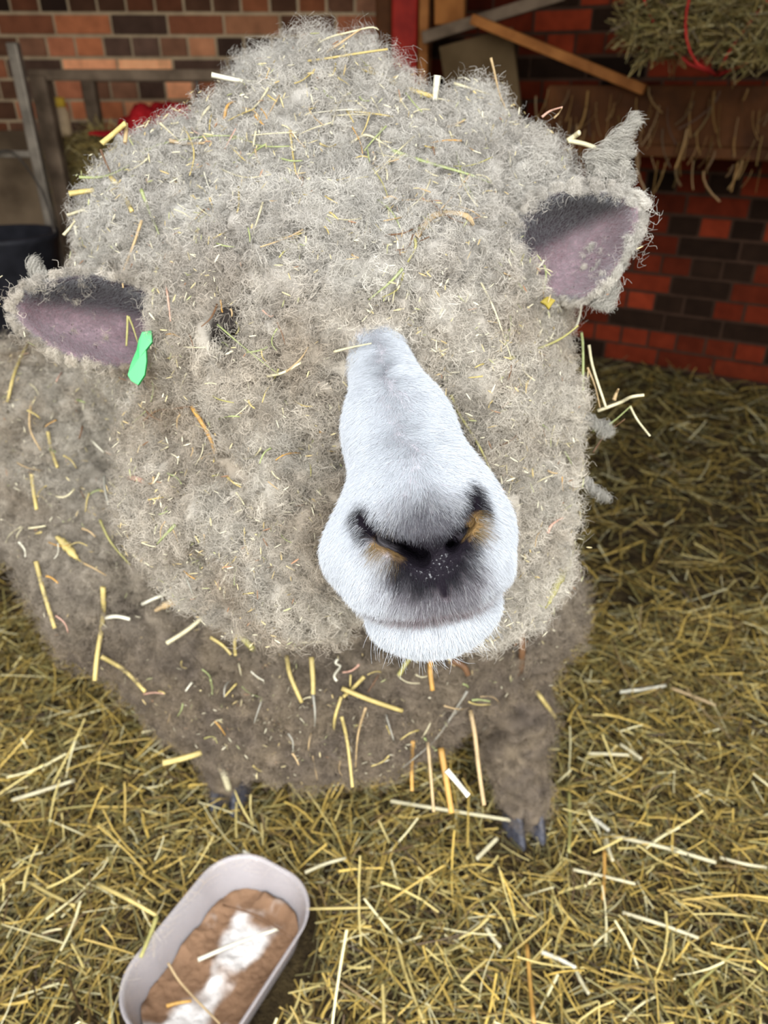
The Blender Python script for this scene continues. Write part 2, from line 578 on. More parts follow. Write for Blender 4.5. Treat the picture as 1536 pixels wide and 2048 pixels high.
me.vertices.foreach_get('normal', nrm32 := np.empty(nv * 3, np.float32)); nrm = nrm32.reshape(-1, 3).astype(float)

# colours of the animal, with some shade painted into ears, flank and underwool
def lerp(a, b, t): return np.asarray(a)[None] * (1 - t[:, None]) + np.asarray(b)[None] * t[:, None]

def seg_dist(q, pts):
    return d_chain(q, pts, 0, 0)

def face_tint(q):
    """white face, black skin round the nostrils fading up through grey, yellowish dirt at their outer corners"""
    wht = np.array([.50, .52, .55]); dark = np.array([.009, .008, .011]); grey = np.array([.075, .072, .082])
    hx = (q - P(862, 1120, .42)) @ HX; hy = (q - P(862, 1120, .42)) @ HY
    nz = fbm(q, 160, 2, 3) * .003
    # grey cap above the nostrils: widest along them
    dn = np.minimum(seg_dist(q, NOSTRIL_L), seg_dist(q, NOSTRIL_R))
    dark_n = sstep(.0125, .0055, dn + nz)
    core = sstep(1.2, .65, np.sqrt((hx / .027) ** 2 + ((hy + .001) / .018) ** 2) + nz * 60)
    cap = sstep(1.25, .45, np.sqrt((hx / .036) ** 2 + ((hy - .013) / .029) ** 2) + nz * 60) 
    lipm = sstep(1.2, .45, np.sqrt(((hx + .000) / .036) ** 2 + ((hy + .016) / .024) ** 2) + nz * 90)
    c = lerp(wht, grey, np.clip(cap * .97, 0, 1))
    c = c * (1 - .88 * lipm[:, None]) + np.array([.09, .075, .085]) * (.88 * lipm)[:, None]
    c = c * (1 - dark_n[:, None]) + dark * dark_n[:, None]
    c = c * (1 - core[:, None]) + dark * core[:, None]
    lipk = sstep(.012, .004, seg_dist(q, MOUTH)) * sstep(.050, .030, np.abs(hx)) * (hy < -.02)
    c = c * (1 - .45 * lipk[:, None]) + np.array([.13, .10, .105]) * (.45 * lipk)[:, None]
    ml = sstep(.0060, .0022, seg_dist(q, MOUTH)) * sstep(.052, .035, np.abs(hx))
    c = c * (1 - .9 * ml[:, None]) + np.array([.03, .02, .022]) * (.9 * ml)[:, None]
    ph = sstep(.0048, .0020, seg_dist(q, PHIL))
    c = c * (1 - ph[:, None]) + dark * ph[:, None]
    # pink on the lips
    dm = seg_dist(q, MOUTH)
    pk = sstep(.010, .003, dm + nz) * sstep(.05, .02, np.abs(hx))
    pk = pk * (1 - ml)
    c = c * (1 - .4 * pk[:, None]) + np.array([.24, .15, .15]) * (.4 * pk)[:, None]
    # dirt
    for pt, r in ((P(766, 1098, .408), .0115), (P(950, 1058, .412), .0085)):
        dd = .8 * sstep(r, r * .35, np.linalg.norm(q - pt, axis=1) + nz * 2.2)
        c = c * (1 - .85 * dd[:, None]) + np.array([.23, .155, .06]) * (.85 * dd)[:, None]
    return c

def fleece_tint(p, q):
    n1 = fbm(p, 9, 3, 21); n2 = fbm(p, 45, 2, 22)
    clean = np.array([.44, .40, .335]); dirty = np.array([.235, .18, .122]); grime_shade = np.array([.115, .090, .070])
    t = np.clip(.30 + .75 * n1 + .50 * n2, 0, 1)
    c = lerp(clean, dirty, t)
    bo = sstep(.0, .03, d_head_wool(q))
    low = sstep(.66 + .14, .40, p[:, 2] + .14 * (1 - bo) + .06 * n1)                       # chest and legs greyer brown; reaches up the flank to paint its shadow
    c = c * (1 - low[:, None]) + lerp(dirty * .85, grime_shade, np.clip(.5 + n2 * .8, 0, 1)) * low[:, None]
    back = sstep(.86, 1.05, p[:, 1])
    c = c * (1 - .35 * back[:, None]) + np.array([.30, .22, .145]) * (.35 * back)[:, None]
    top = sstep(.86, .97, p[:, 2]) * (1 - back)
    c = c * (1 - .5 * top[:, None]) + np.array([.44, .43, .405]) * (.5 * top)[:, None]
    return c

def ear_tint(q):
    t = np.clip(.5 + fbm(q, 70, 2, 9) * .8, 0, 1)
    e = np.where(q[:, 0] < 0, (q - EARS[0]['c']) @ EARS[0]['ax'][1], (q - EARS[1]['c']) @ EARS[1]['ax'][1])
    up = sstep(-.002, .014, e)                        # shade under the upper ear rim, put into the skin colour
    c = lerp([.115, .074, .082], [.185, .128, .142], t)
    return c * (1 - up[:, None]) + np.array([.030, .022, .026]) * up[:, None]

tint = fleece_tint(V, Qc) * .7  # base darkened to imitate self-shadow beneath the strands
fm = face_w > .001
tf = face_tint(Qc[fm]) * .9
skin = tf * np.array([1.0, .90, .90])
tint[fm] = tint[fm] * (1 - face_w[fm][:, None]) + skin * face_w[fm][:, None]
eyeh = sstep(.020, .011, np.linalg.norm((Qc - P(458, 655, .535)) * np.array([1, .7, .5]), axis=1))
tint = tint * (1 - eyeh[:, None]) + np.array([.03, .025, .022]) * eyeh[:, None]
tint = tint * (1 - ear_in[:, None]) + ear_tint(Qc) * ear_in[:, None]
wet = sstep(1.0, .5, np.linalg.norm((Qc - P(866, 1125, .395)) / np.array([.022, .016, .03]), axis=1))
at = me.attributes.new('tint', 'FLOAT_COLOR', 'POINT'); at.data.foreach_set('color', np.concatenate([tint, np.ones((nv, 1))], 1).astype(np.float32).ravel())
at = me.attributes.new('wet', 'FLOAT', 'POINT'); at.data.foreach_set('value', wet.astype(np.float32))
me.polygons.foreach_set('use_smooth', np.ones(len(me.polygons), bool))

m_body = attr_mat('sheep_skin_and_underwool', rough=.8, spec=.2, noise=.15, nscale=250, bump=.5, bscale=500)
_nt = m_body.node_tree; _a = N(_nt, 'ShaderNodeAttribute', attribute_name='wet')
_mr = N(_nt, 'ShaderNodeMapRange', inp={'To Min': .8, 'To Max': .26})
_tc = N(_nt, 'ShaderNodeTexCoord'); _bz = N(_nt, 'ShaderNodeTexNoise', inp={'Scale': 420, 'Detail': 2}); _nt.links.new(_tc.outputs['Object'], _bz.inputs['Vector'])
_sp = N(_nt, 'ShaderNodeMapRange', inp={'From Min': .60, 'From Max': .68, 'To Min': .02, 'To Max': .9}); _nt.links.new(_bz.outputs[0], _sp.inputs[0])
_mu = N(_nt, 'ShaderNodeMath', operation='MULTIPLY'); _nt.links.new(_sp.outputs[0], _mu.inputs[0]); _nt.links.new(_a.outputs['Fac'], _mu.inputs[1])
_nt.links.new(_mu.outputs[0], _nt.nodes['Principled BSDF'].inputs['Specular IOR Level'])
_nt.links.new(_a.outputs['Fac'], _mr.inputs[0]); _nt.links.new(_mr.outputs[0], _nt.nodes['Principled BSDF'].inputs['Roughness'])
me.materials.append(m_body)

SHEEP_LOC = Vector((-.15, 1.2, 0))
sheep = empty('sheep', SHEEP_LOC, 'woolly cream sheep with white muzzle and hay stuck in its fleece, facing the viewer', 'sheep')
body = bpy.data.objects.new('body', me); link(body, sheep); body.location = -SHEEP_LOC
print('sheep verts', nv)
tris = []
me.calc_loop_triangles()
T = np.empty(len(me.loop_triangles) * 3, np.int32); me.loop_triangles.foreach_get('vertices', T); T = T.reshape(-1, 3)
BVH = BVHTree.FromPolygons([tuple(v) for v in V], T.tolist())

def hit(px, py, default=.6):
    """where the line of sight meets the animal: world point and normal"""
    d = AX_F + (px - 768) / FPX * AX_R - (py - 1024) / FPX * AX_U
    loc, n, i, dist = BVH.ray_cast(Vector(CAM), Vector(norm(d)))
    if loc is None: return None, None
    return np.array(loc), np.array(n)
# ------------------------------------------------------------------ hair
def hair_material(name, rough=.6, trans=.25, spec=.25):
    m, nt, bs = new_mat(name)
    a = N(nt, 'ShaderNodeAttribute', attribute_name='tint')
    nt.links.new(a.outputs['Vector'], bs.inputs['Base Color'])
    bs.inputs['Roughness'].default_value = rough
    bs.inputs['Specular IOR Level'].default_value = spec
    tr = N(nt, 'ShaderNodeBsdfTranslucent'); nt.links.new(a.outputs['Vector'], tr.inputs[0])
    mx = N(nt, 'ShaderNodeMixShader', inp={0: trans})
    nt.links.new(bs.outputs[0], mx.inputs[1]); nt.links.new(tr.outputs[0], mx.inputs[2])
    nt.links.new(mx.outputs[0], nt.nodes['Material Output'].inputs[0])
    return m

def hair_obj(name, pts, rad, tint, mat, parent):
    """pts (N,K,3), rad (N,K), tint (N,3)"""
    n, k, _ = pts.shape
    off = np.zeros(3)
    if parent is not None: off = np.array(parent.location)
    hc = bpy.data.hair_curves.new(name)
    hc.add_curves([k] * n)
    hc.attributes['position'].data.foreach_set('vector', (pts - off).astype(np.float32).ravel())
    ra = hc.attributes.get('radius') or hc.attributes.new('radius', 'FLOAT', 'POINT')
    ra.data.foreach_set('value', rad.astype(np.float32).ravel())
    ta = hc.attributes.new('tint', 'FLOAT_VECTOR', 'CURVE')
    ta.data.foreach_set('vector', tint.astype(np.float32).ravel())
    hc.materials.append(mat)
    o = bpy.data.objects.new(name, hc); link(o, parent)
    return o

def sample(weight, n):
    """n random points on the animal, weight per vertex"""
    tw = weight[T].mean(1)
    a, b, c = V[T[:, 0]], V[T[:, 1]], V[T[:, 2]]
    ar = np.linalg.norm(np.cross(b - a, c - a), axis=1) * tw
    cum = np.cumsum(ar); ti = np.searchsorted(cum, rng.random(n) * cum[-1])
    ti = np.clip(ti, 0, len(T) - 1)
    r1 = np.sqrt(rng.random(n)); r2 = rng.random(n)
    w = np.stack([1 - r1, r1 * (1 - r2), r1 * r2], 1)
    tri = T[ti]
    mixv = lambda X: (X[tri] * (w[..., None] if X.ndim == 2 else w)).sum(1)
    return mixv(V), norm(mixv(nrm)), mixv, tri, w

def perp(n):
    r = norm(rng.normal(size=n.shape))
    return norm(np.cross(n, r))

view = norm(CAM - V); facing = (nrm * view).sum(1)
vis = .12 + .88 * sstep(-.35, .05, facing)
px_ = 768 + Qc[:, 0] / np.maximum(Qc[:, 2], .1) * FPX
inframe = sstep(-250, -60, px_) 
head_near = sstep(.95, .75, Qc[:, 2])
dark_under = .35 + .65 * sstep(.20, .34, V[:, 2])

def grow_wool(n, wgt, L0, L1, clump, K=8, r0=.00011, curl=.0022, turns=2.2, spread=.8, pullw=.75, seed=100, tintf=1.0):
    R0, nn, mixv, tri, w = sample(wgt, n)
    wv = .45 * clump * np.stack([fbm(R0, .6 / clump, 2, seed + k) for k in (7, 8, 9)], 1) * 2
    dist, cc, cid = worley(R0 + wv, clump, seed); cc = cc - wv
    hv = np.stack([_hash((cid * 1e6).astype(np.int64), np.zeros(n, np.int64), np.zeros(n, np.int64), s) for s in (1, 2, 3, 4, 5)], 1)
    cdir = norm(nn + spread * (hv[:, :3] * 2 - 1) + np.array([0, 0, -.18]))
    L = (L0 + (L1 - L0) * (0.55 * hv[:, 3] + .45 * rng.random(n)))[:, None, None]
    t = np.linspace(0, 1, K)[None, :, None]
    rd = norm(cdir + .35 * rng.normal(size=(n, 3)))
    base = R0[:, None, :] - nn[:, None, :] * .002
    stem = base + L * t * (.65 * cdir + .35 * rd)[:, None, :]
    tip = cc + cdir * L[:, 0] * 1.0
    # strands of one lock lean together
    tocl = (cc - R0); tocl = tocl - (tocl * nn).sum(1, keepdims=True) * nn
    stem = stem + pullw * tocl[:, None, :] * (t ** 1.3) * (.4 + .6 * t)
    u = perp(cdir); v = np.cross(cdir, u)
    # shared curl for the lock, own frizz for the strand
    cu = norm(np.cross(cdir, np.array([.3, .5, .8]) + 0 * cdir)); cv = np.cross(cdir, cu)
    ph = hv[:, 4][:, None, None] * 6.28 + rng.normal(0, .35, (n, 1, 1))
    a = ph + t * 6.28 * turns * (.7 + .6 * hv[:, 3][:, None, None])
    curlv = (np.cos(a) * cu[:, None, :] + np.sin(a) * cv[:, None, :]) * curl * np.minimum(1, t * 2.5)
    a2 = rng.random((n, 1, 1)) * 6.28 + t * 6.28 * (turns * (.6 + 1.2 * rng.random((n, 1, 1))))
    friz = (np.cos(a2) * u[:, None, :] + np.sin(a2) * v[:, None, :]) * curl * .7 * np.minimum(1, t * 2)
    pts = stem + curlv + friz + rng.normal(0, .0006, (n, K, 3)) * t
    rad = r0 * (1 - .55 * t[..., 0]) * (.7 + .6 * rng.random((n, 1)))
    q0 = (R0 - CAM) @ BAS.T
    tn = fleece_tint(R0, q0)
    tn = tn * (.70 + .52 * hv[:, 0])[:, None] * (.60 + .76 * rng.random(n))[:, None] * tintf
    return pts, rad, np.clip(tn, 0, 1)

DENS = globals().get('HAIR_DENSITY', 1.0)
m_wool = hair_material('wool_fibre', rough=.75, trans=.15, spec=.12)
m_hair = hair_material('face_hair', rough=.5, trans=.10, spec=.18)

tocc = wool_w * (1 - .6 * ear_w) * sstep(.008, .014, np.linalg.norm((Qc - P(458, 655, .53)) * np.array([1, .7, .6]), axis=1)) * sstep(.5, .1, ear_in)
w_head = tocc * vis * head_near * sstep(1.02, .80, Qc[:, 2])
w_body = wool_w * vis * (1 - .75 * sstep(.02, -.02, (_hw - .0))) * (1 - sstep(.80, .70, Qc[:, 2])) * (.2 + .8 * inframe)
print('wool')
parts_ = []
# dense short lock layer, loose frizz layer on the head
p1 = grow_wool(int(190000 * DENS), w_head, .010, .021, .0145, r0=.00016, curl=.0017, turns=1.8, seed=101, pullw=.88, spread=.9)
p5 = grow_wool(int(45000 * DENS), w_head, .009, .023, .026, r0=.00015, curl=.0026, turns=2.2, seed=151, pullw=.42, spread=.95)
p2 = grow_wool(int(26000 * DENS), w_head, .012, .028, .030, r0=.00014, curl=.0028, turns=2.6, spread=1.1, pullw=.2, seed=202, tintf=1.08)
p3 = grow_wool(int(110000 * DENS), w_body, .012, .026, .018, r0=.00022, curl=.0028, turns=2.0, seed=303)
wt = w_head * sstep(.10, .03, np.linalg.norm(Qc - P(640, 180, .70), axis=1))
p4 = grow_wool(int(9000 * DENS), wt, .018, .038, .014, r0=.00010, curl=.0035, turns=2.6, spread=1.0, pullw=.5, seed=404, tintf=1.05)
hair_obj('fleece', *[np.concatenate([a[i] for a in (p1, p5, p2, p3, p4)]) for i in range(3)], m_wool, sheep)

# ---- short hair of the face, laid outwards from the midline
def flow(q):
    """direction the coat lies in, before it is turned into the surface"""
    mid = [P(745, 640, .53), P(800, 860, .46), P(845, 1020, .41), P(865, 1120, .40), P(885, 1210, .41)]
    best = np.full(len(q), 9.0); sx = np.zeros(len(q))
    mx = np.interp(-q[:, 1], [-m[1] for m in mid], [m[0] for m in mid])
    side = (q[:, 0] - mx)
    hy = (q - P(862, 1120, .42)) @ HY
    s = np.clip(side / .042, -1.4, 1.4)
    up = sstep(-.01, .03, hy)
    d = s[:, None] * HX * (.85) - (.75 + .2 * (1 - up))[:, None] * HY + np.array([0, 0, .12])
    # bridge: lies towards the nose tip side and outwards; under the nostrils it hangs to the lip
    d = d + .15 * np.stack([fbm(q, 90, 2, k) for k in (61, 62, 63)], 1) * 2
    return d

wf = face_w * sstep(-.02, .25, facing + .2) * (Qc[:, 2] < .70)
carv = d_carve(Qc)
wf = wf * (1 - .93 * wet) * sstep(.0006, .0025, carv) * sstep(.0015, .0048, seg_dist(Qc, MOUTH)) * sstep(.0022, .0042, seg_dist(Qc, PHIL))
nF = int(140000 * DENS)
R0, nn, mixv, tri, w = sample(wf, nF)
q0 = (R0 - CAM) @ BAS.T
fdv = flow(q0) @ BAS
fdv = norm(fdv - (fdv * nn).sum(1, keepdims=True) * nn)
hyv = (q0 - P(862, 1120, .42)) @ HY
chin = sstep(-.030, -.045, hyv)
Lf = (.0050 + .0035 * rng.random(nF)) * (1 - .45 * sstep(.03, .012, np.linalg.norm(q0 - P(864, 1110, .40), axis=1))) * (1 + .15 * chin) * np.where(rng.random(nF) < .012 * chin, 2.6, 1)
K = 5
t = np.linspace(0, 1, K)[None, :, None]
d0 = norm(nn * .75 + fdv * (.9) + .18 * rng.normal(size=(nF, 3)))
d1 = norm(nn * .10 + fdv + .18 * rng.normal(size=(nF, 3)))
pts = R0[:, None, :] - nn[:, None, :] * .0005 + Lf[:, None, None] * (t * (1 - t * .5) * d0[:, None, :] + .5 * t * t * d1[:, None, :])
rad = .0001 * (1 - .7 * t[..., 0]) * (.7 + .6 * rng.random((nF, 1)))
tn = face_tint(q0 + .0016 * rng.normal(size=q0.shape)) * (.82 + .30 * rng.random(nF))[:, None]
gr = np.clip(1 - np.abs(tn.mean(1) - .25) / .2, 0, 1); pick = rng.random(nF) < .35 * gr
tn[pick] = tn[pick] * .4 + .22; tn = np.clip(tn, 0, .95)
# ear lining: short grey down, longer at the rim
we = ear_in * (facing > -.3)
nE = int(22000 * DENS)
R1, n1, *_ = sample(we, nE)
q1 = (R1 - CAM) @ BAS.T
rim = sstep(-.003, .003, np.stack(d_ears(q1), 1)[:, 1])
out = np.where((q1[:, 0] < 0)[:, None], EARS[0]['u'], EARS[1]['u']) @ BAS
d0e = norm(n1 * .8 + out * .8 * np.where(q1[:, 0] < 0, -1, 1)[:, None] * np.where(q1[:, 0] < 0, 1, 1)[:, None] + .4 * rng.normal(size=(nE, 3)))
Le = (.0015 + .0022 * rng.random(nE)) * (1 + .8 * rim)
pe = R1[:, None, :] + Le[:, None, None] * t * d0e[:, None, :]
upper_shade = sstep(-.004, .014, np.where(q1[:, 0] < 0, (q1 - EARS[0]['c']) @ EARS[0]['ax'][1], (q1 - EARS[1]['c']) @ EARS[1]['ax'][1]))  # same painted rim shade, carried by the lining hairs
te = lerp([.22, .155, .175], [.030, .023, .027], upper_shade) * (.7 + .6 * rng.random(nE))[:, None]
te = te * (1 - rim[:, None] * .8) + .24 * rim[:, None] * .8
re_ = np.repeat(.00007 * (1 - .7 * t[..., 0]), nE, 0)
# ear rim / back: denser cottony fuzz
wr = ear_w * (1 - ear_in) * vis * sstep(.001, .007, eo_ei[:, 1])
nR = int(40000 * DENS)
pr = grow_wool(nR, wr, .004, .010, .008, K=9, r0=.00010, curl=.0011, turns=1.2, spread=.7, pullw=.4, seed=505, tintf=1.15)
hair_obj('face_hair', np.concatenate([pts, pe]), np.concatenate([rad, re_]), np.concatenate([tn, te]), m_hair, sheep)
hair_obj('ear_wool', *pr, m_wool, sheep)

# ---- loose wool locks: twisted tufts standing off the ears and crown
def lock(pts3, n, R0_, K=16, curl=.0016, turns=3.0, r0=.00013, taper=.6):
    c = curve_pts(pts3, K)
    tg = norm(np.gradient(c, axis=0)); a = norm(np.cross(tg, np.array([.2, .9, .3]))); b = np.cross(tg, a)
    t = np.linspace(0, 1, K)
    ang = rng.random(n) * 6.28; rr = R0_ * np.sqrt(rng.random(n))
    tw = ang[:, None] + t[None] * 3.5
    rad_ = rr[:, None] * (1 - taper * t[None])
    a2 = rng.random((n, 1)) * 6.28 + t[None] * 6.28 * turns * rng.uniform(.6, 1.4, (n, 1))
    cu = curl * rng.uniform(.5, 1.3, (n, 1))
    off = (rad_ * np.cos(tw) + cu * np.cos(a2))[..., None] * a[None] + (rad_ * np.sin(tw) + cu * np.sin(a2))[..., None] * b[None]
    p = c[None] + off
    p = p + (np.cumsum(rng.normal(0, .00045, p.shape), axis=1)) + .0035 * np.stack([fbm(p.reshape(-1, 3), 120, 2, 300 + k) for k in range(3)], 1).reshape(p.shape)
    rd = r0 * (1 - .5 * t[None]) * rng.uniform(.7, 1.2, (n, 1))
    tn_ = np.array([.40, .375, .325])[None] * rng.uniform(.45, 1.25, (n, 1))
    return p, rd, tn_
lk = [lock([WP(1180, 330, .600), WP(1215, 300, .598), WP(1245, 268, .596), WP(1278, 240, .595)], 300, .0085, curl=.0026),
      lock([WP(1185, 345, .592), WP(1222, 318, .592), WP(1262, 296, .592)], 260, .0075, taper=.4, curl=.0024),
      lock([WP(1190, 355, .588), WP(1235, 345, .588), WP(1255, 330, .590)], 220, .007, taper=.4, curl=.0024),
      lock([WP(1185, 530, .600), WP(1205, 560, .602), WP(1200, 590, .603), WP(1195, 612, .604)], 420, .0065, taper=.4),
      lock([WP(1200, 525, .600), WP(1222, 555, .602), WP(1222, 590, .603), WP(1215, 618, .604)], 420, .0065, taper=.4),
      lock([WP(1230, 400, .592), WP(1250, 370, .592), WP(1262, 350, .593)], 350, .005),
      lock([WP(95, 560, .590), WP(75, 540, .590), WP(62, 520, .590)], 350, .006),
      lock([WP(1165, 840, .66), WP(1205, 850, .655), WP(1222, 868, .65)], 170, .005, taper=.3, curl=.0024),
      lock([WP(1170, 960, .66), WP(1195, 985, .66), WP(1215, 998, .66)], 130, .004, taper=.4, curl=.0026)]
hair_obj('wool_lock', *[np.concatenate([a[i] for a in lk]) for i in range(3)], m_wool, sheep)
# long single crimped fibres at the crown
ws = []
for k in range(46):
    x0 = rng.choice([rng.uniform(520, 680), rng.uniform(690, 800), rng.uniform(930, 1000)]); 
    y0 = {0: 150, 1: 165, 2: 225}[0 if x0 < 685 else (1 if x0 < 850 else 2)] + rng.uniform(-10, 20)
    d_ = .70 + rng.normal(0, .01); pts_ = [WP(x0, y0, d_)]
    hd_ = rng.uniform(-1.0, 1.0) - PI / 2
    for j in range(7):
        hd_ += rng.normal(0, .75); x0 += 14 * math.cos(hd_); y0 += 14 * math.sin(hd_) - 2; pts_.append(WP(x0, y0, d_))
    ws.append(curve_pts(pts_, 22))
ws = np.array(ws)
hair_obj('stray_fibre', ws, np.full(ws.shape[:2], .00013), np.tile([.40, .37, .33], (len(ws), 1)), m_wool, sheep)

# ---- hooves, eye, ear tags
M_hoof = flat_mat('hoof_horn', (.018, .018, .024), rough=.45, spec=.5, noise=.3, nscale=60, col2=(.05, .05, .062), bump=.3, bscale=150)
def claw(name, c, yaw, sx, side):
    u, v = np.meshgrid(np.linspace(0, 1, 22), np.linspace(0, 2 * PI, 25)[:-1], indexing='ij')
    hgt = .046
    z = u * hgt
    a = .018 * (1 - .35 * u); b = .032 * (1 - .28 * u)                       # narrower at the top
    x = a * np.cos(v); y = b * np.sin(v)
    y = np.where(y < 0, y * 1.25, y) + .012 * u                               # toe reaches forward, slopes back going up
    x = x * np.where(y < 0, 1 - .45 * np.clip(-y / .045, 0, 1), 1) 
    x = x + side * .0175
    cs, sn = math.cos(yaw), math.sin(yaw)
    Vv = np.stack([c[0] + cs * x - sn * y, c[1] + sn * x + cs * y, c[2] + z], -1).reshape(-1, 3)
    n_ = 24; i_, j_ = np.meshgrid(np.arange(21), np.arange(n_), indexing='ij')
    Fl = np.stack([i_ * n_ + j_, i_ * n_ + (j_ + 1) % n_, (i_ + 1) * n_ + (j_ + 1) % n_, (i_ + 1) * n_ + j_], -1).reshape(-1, 4).tolist()
    Fl.append(list(range(n_))[::-1]); Fl.append([21 * n_ + k for k in range(n_)])
    return mesh_np(name, Vv, Fl, M_hoof, sheep, smooth=True)
for k, (a, b, c, *_r) in enumerate(LEGS):
    for sd_ in (-1, 1):
        claw('hoof', (c[0], c[1] - .018, .0), [.25, -.15, 0, 0][k], 1, sd_)
m_eye, nt_e, bs_e = new_mat('dark_eye'); bs_e.inputs['Base Color'].default_value = (.012, .009, .007, 1); bs_e.inputs['Roughness'].default_value = .08
def ball_mesh(name, c, r, mat, parent):
    bm_ = bmesh.new(); bmesh.ops.create_uvsphere(bm_, u_segments=24, v_segments=14, radius=r)
    me_ = bpy.data.meshes.new(name); bm_.to_mesh(me_); bm_.free(); me_.materials.append(mat)
    me_.polygons.foreach_set('use_smooth', np.ones(len(me_.polygons), bool))
    o_ = bpy.data.objects.new(name, me_); link(o_, parent); o_.location = Vector(c) - parent.location; return o_
ball_mesh('eye', WP(458, 658, .556), .012, m_eye, sheep)
ball_mesh('eye', WP(1000, 560, .590), .013, m_eye, sheep)
M_tag = flat_mat('green_tag_plastic', (.006, .24, .05), rough=.35, spec=.5, noise=.06)
def ear_tag(name, outline, d, th, mat, tilt=0.0):
    out = [np.array(o) for o in outline]; n_ = len(out)
    f = [WP(p[0], p[1], d + tilt * (i / n_)) for i, p in enumerate(out)]
    bk_ = [p + AX_F * th for p in f]
    cf = np.mean(f, 0) - AX_F * .0012; cbk = np.mean(bk_, 0)
    Vv = np.array(f + bk_ + [cf, cbk])
    Fl = []
    for i in range(n_):
        j = (i + 1) % n_
        Fl += [[i, j, 2 * n_], [n_ + j, n_ + i, 2 * n_ + 1], [j, i, n_ + i, n_ + j]]
    o_ = mesh_np(name, Vv, Fl, mat, sheep, smooth=False)
    m_ = o_.modifiers.new('bevel', 'BEVEL'); m_.width = .0008; m_.segments = 2; m_.limit_method = 'ANGLE'
    return o_
tg1 = ear_tag('ear_tag', [(284, 664), (303, 660), (304, 684), (292, 700), (293, 722), (289, 750), (276, 770), (262, 762), (255, 750), (262, 726), (273, 700), (277, 680)], .562, .003, M_tag)
tg1['label'] = 'bright green plastic ear tag'
M_tagy = flat_mat('yellow_tag_plastic', (.25, .19, .03), rough=.4, noise=.1)
tg2 = ear_tag('ear_tag', [(1080, 603), (1095, 592), (1112, 600), (1106, 607), (1098, 619), (1091, 610)], .590, .003, M_tagy)
tg2['label'] = 'small yellow ear tag'
# ------------------------------------------------------------------ barn shell
KX, KY = .18, 3.60                              # the corner behind the sheep
LX, LY = -2.9, 3.50
RX, RY = 2.3, 2.42
FY = -.24                                        # front wall with the open doorway
ZC = 2.75

def wall_frame(a, b):
    a = np.array([a[0], a[1], 0.0]); b = np.array([b[0], b[1], 0.0])
    t = norm(b - a); n = np.array([t[1], -t[0], 0]); L = np.linalg.norm(b - a)
    return a, t, n, L      # n points to the right of a->b

def brick_wall(name, a, b, z0, z1, inward, pal, seed, mortar, headers=True, fine_to=None):
    a, t, n, L = wall_frame(a, b)
    if n @ (np.array([inward[0], inward[1], 0]) - a) < 0: n = -n
    r = np.random.default_rng(seed)
    cen, siz, cols = [], [], []
    z = z0; row = 0
    while z < z1:
        hd = headers and row % 2 == 1
        w = .103 if hd else .215
        x = -(.06 if row % 2 else .0)
        while x < L:
            c0 = max(x, 0); c1 = min(x + w, L)
            if c1 - c0 > .02:
                p = a + t * (c0 + c1) / 2 + n * (-.05 + r.normal(0, .0022))
                cen.append([p[0], p[1], z + .0325]); siz.append([c1 - c0, .10, .065 * r.uniform(.95, 1)])
                k = r.random(); acc = 0
                for pc, wt in pal:
                    acc += wt
                    if k <= acc: break
                cols.append(np.clip(np.array(pc) * r.uniform(.75, 1.25) * np.clip(1.12 + 1.5 * fbm(np.array([[p[0], p[1], z]]), 2.2, 2, 40)[0], .35, 1.5), 0, 1))
            x += w + .011
        z += .076; row += 1
    Rm = np.stack([t, n, [0, 0, 1]])
    Vb, Fb = boxes(cen, siz, Rm)
    cb = np.repeat(np.array(cols), 8, 0)
    # mortar bed: slab just behind the brick faces
    pm = a + t * L / 2 + n * (-.085); 
    Vm, Fm = boxes([[pm[0], pm[1], (z0 + z1) / 2]], [[L + .34, .155, z1 - z0 + .3]], Rm)
    # the slab lies wholly behind the brick faces, so its ends close the corners
    Vx = np.concatenate([Vb, Vm]); Fx = np.concatenate([Fb, Fm + len(Vb)])
    cx = np.concatenate([cb, np.tile(mortar, (8, 1))])
    o = mesh_np(name, Vx, Fx, M_brick, col={'tint': cx})
    tag(o, kind='structure')
    return o

M_brick = attr_mat('brick', rough=.9, spec=.08, noise=.45, nscale=22, bump=.6, bscale=90)
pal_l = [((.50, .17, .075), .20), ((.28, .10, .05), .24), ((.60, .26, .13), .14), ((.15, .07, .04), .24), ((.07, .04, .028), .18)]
pal_r = [((.12, .017, .006), .38), ((.07, .011, .004), .30), ((.014, .007, .004), .32)]  # dark red bricks; shade from manger and hay put into their colour
brick_wall('wall_back', (LX, LY), (KX, KY), 0, ZC, (0, 0), pal_l, 3, np.array([.36, .27, .17]))
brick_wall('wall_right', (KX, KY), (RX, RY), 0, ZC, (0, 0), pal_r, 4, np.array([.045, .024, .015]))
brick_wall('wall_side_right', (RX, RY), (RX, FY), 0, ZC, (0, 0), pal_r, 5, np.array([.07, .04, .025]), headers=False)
brick_wall('wall_left', (LX, FY), (LX, LY), 0, ZC, (0, 0), pal_l, 6, np.array([.36, .27, .17]), headers=False)

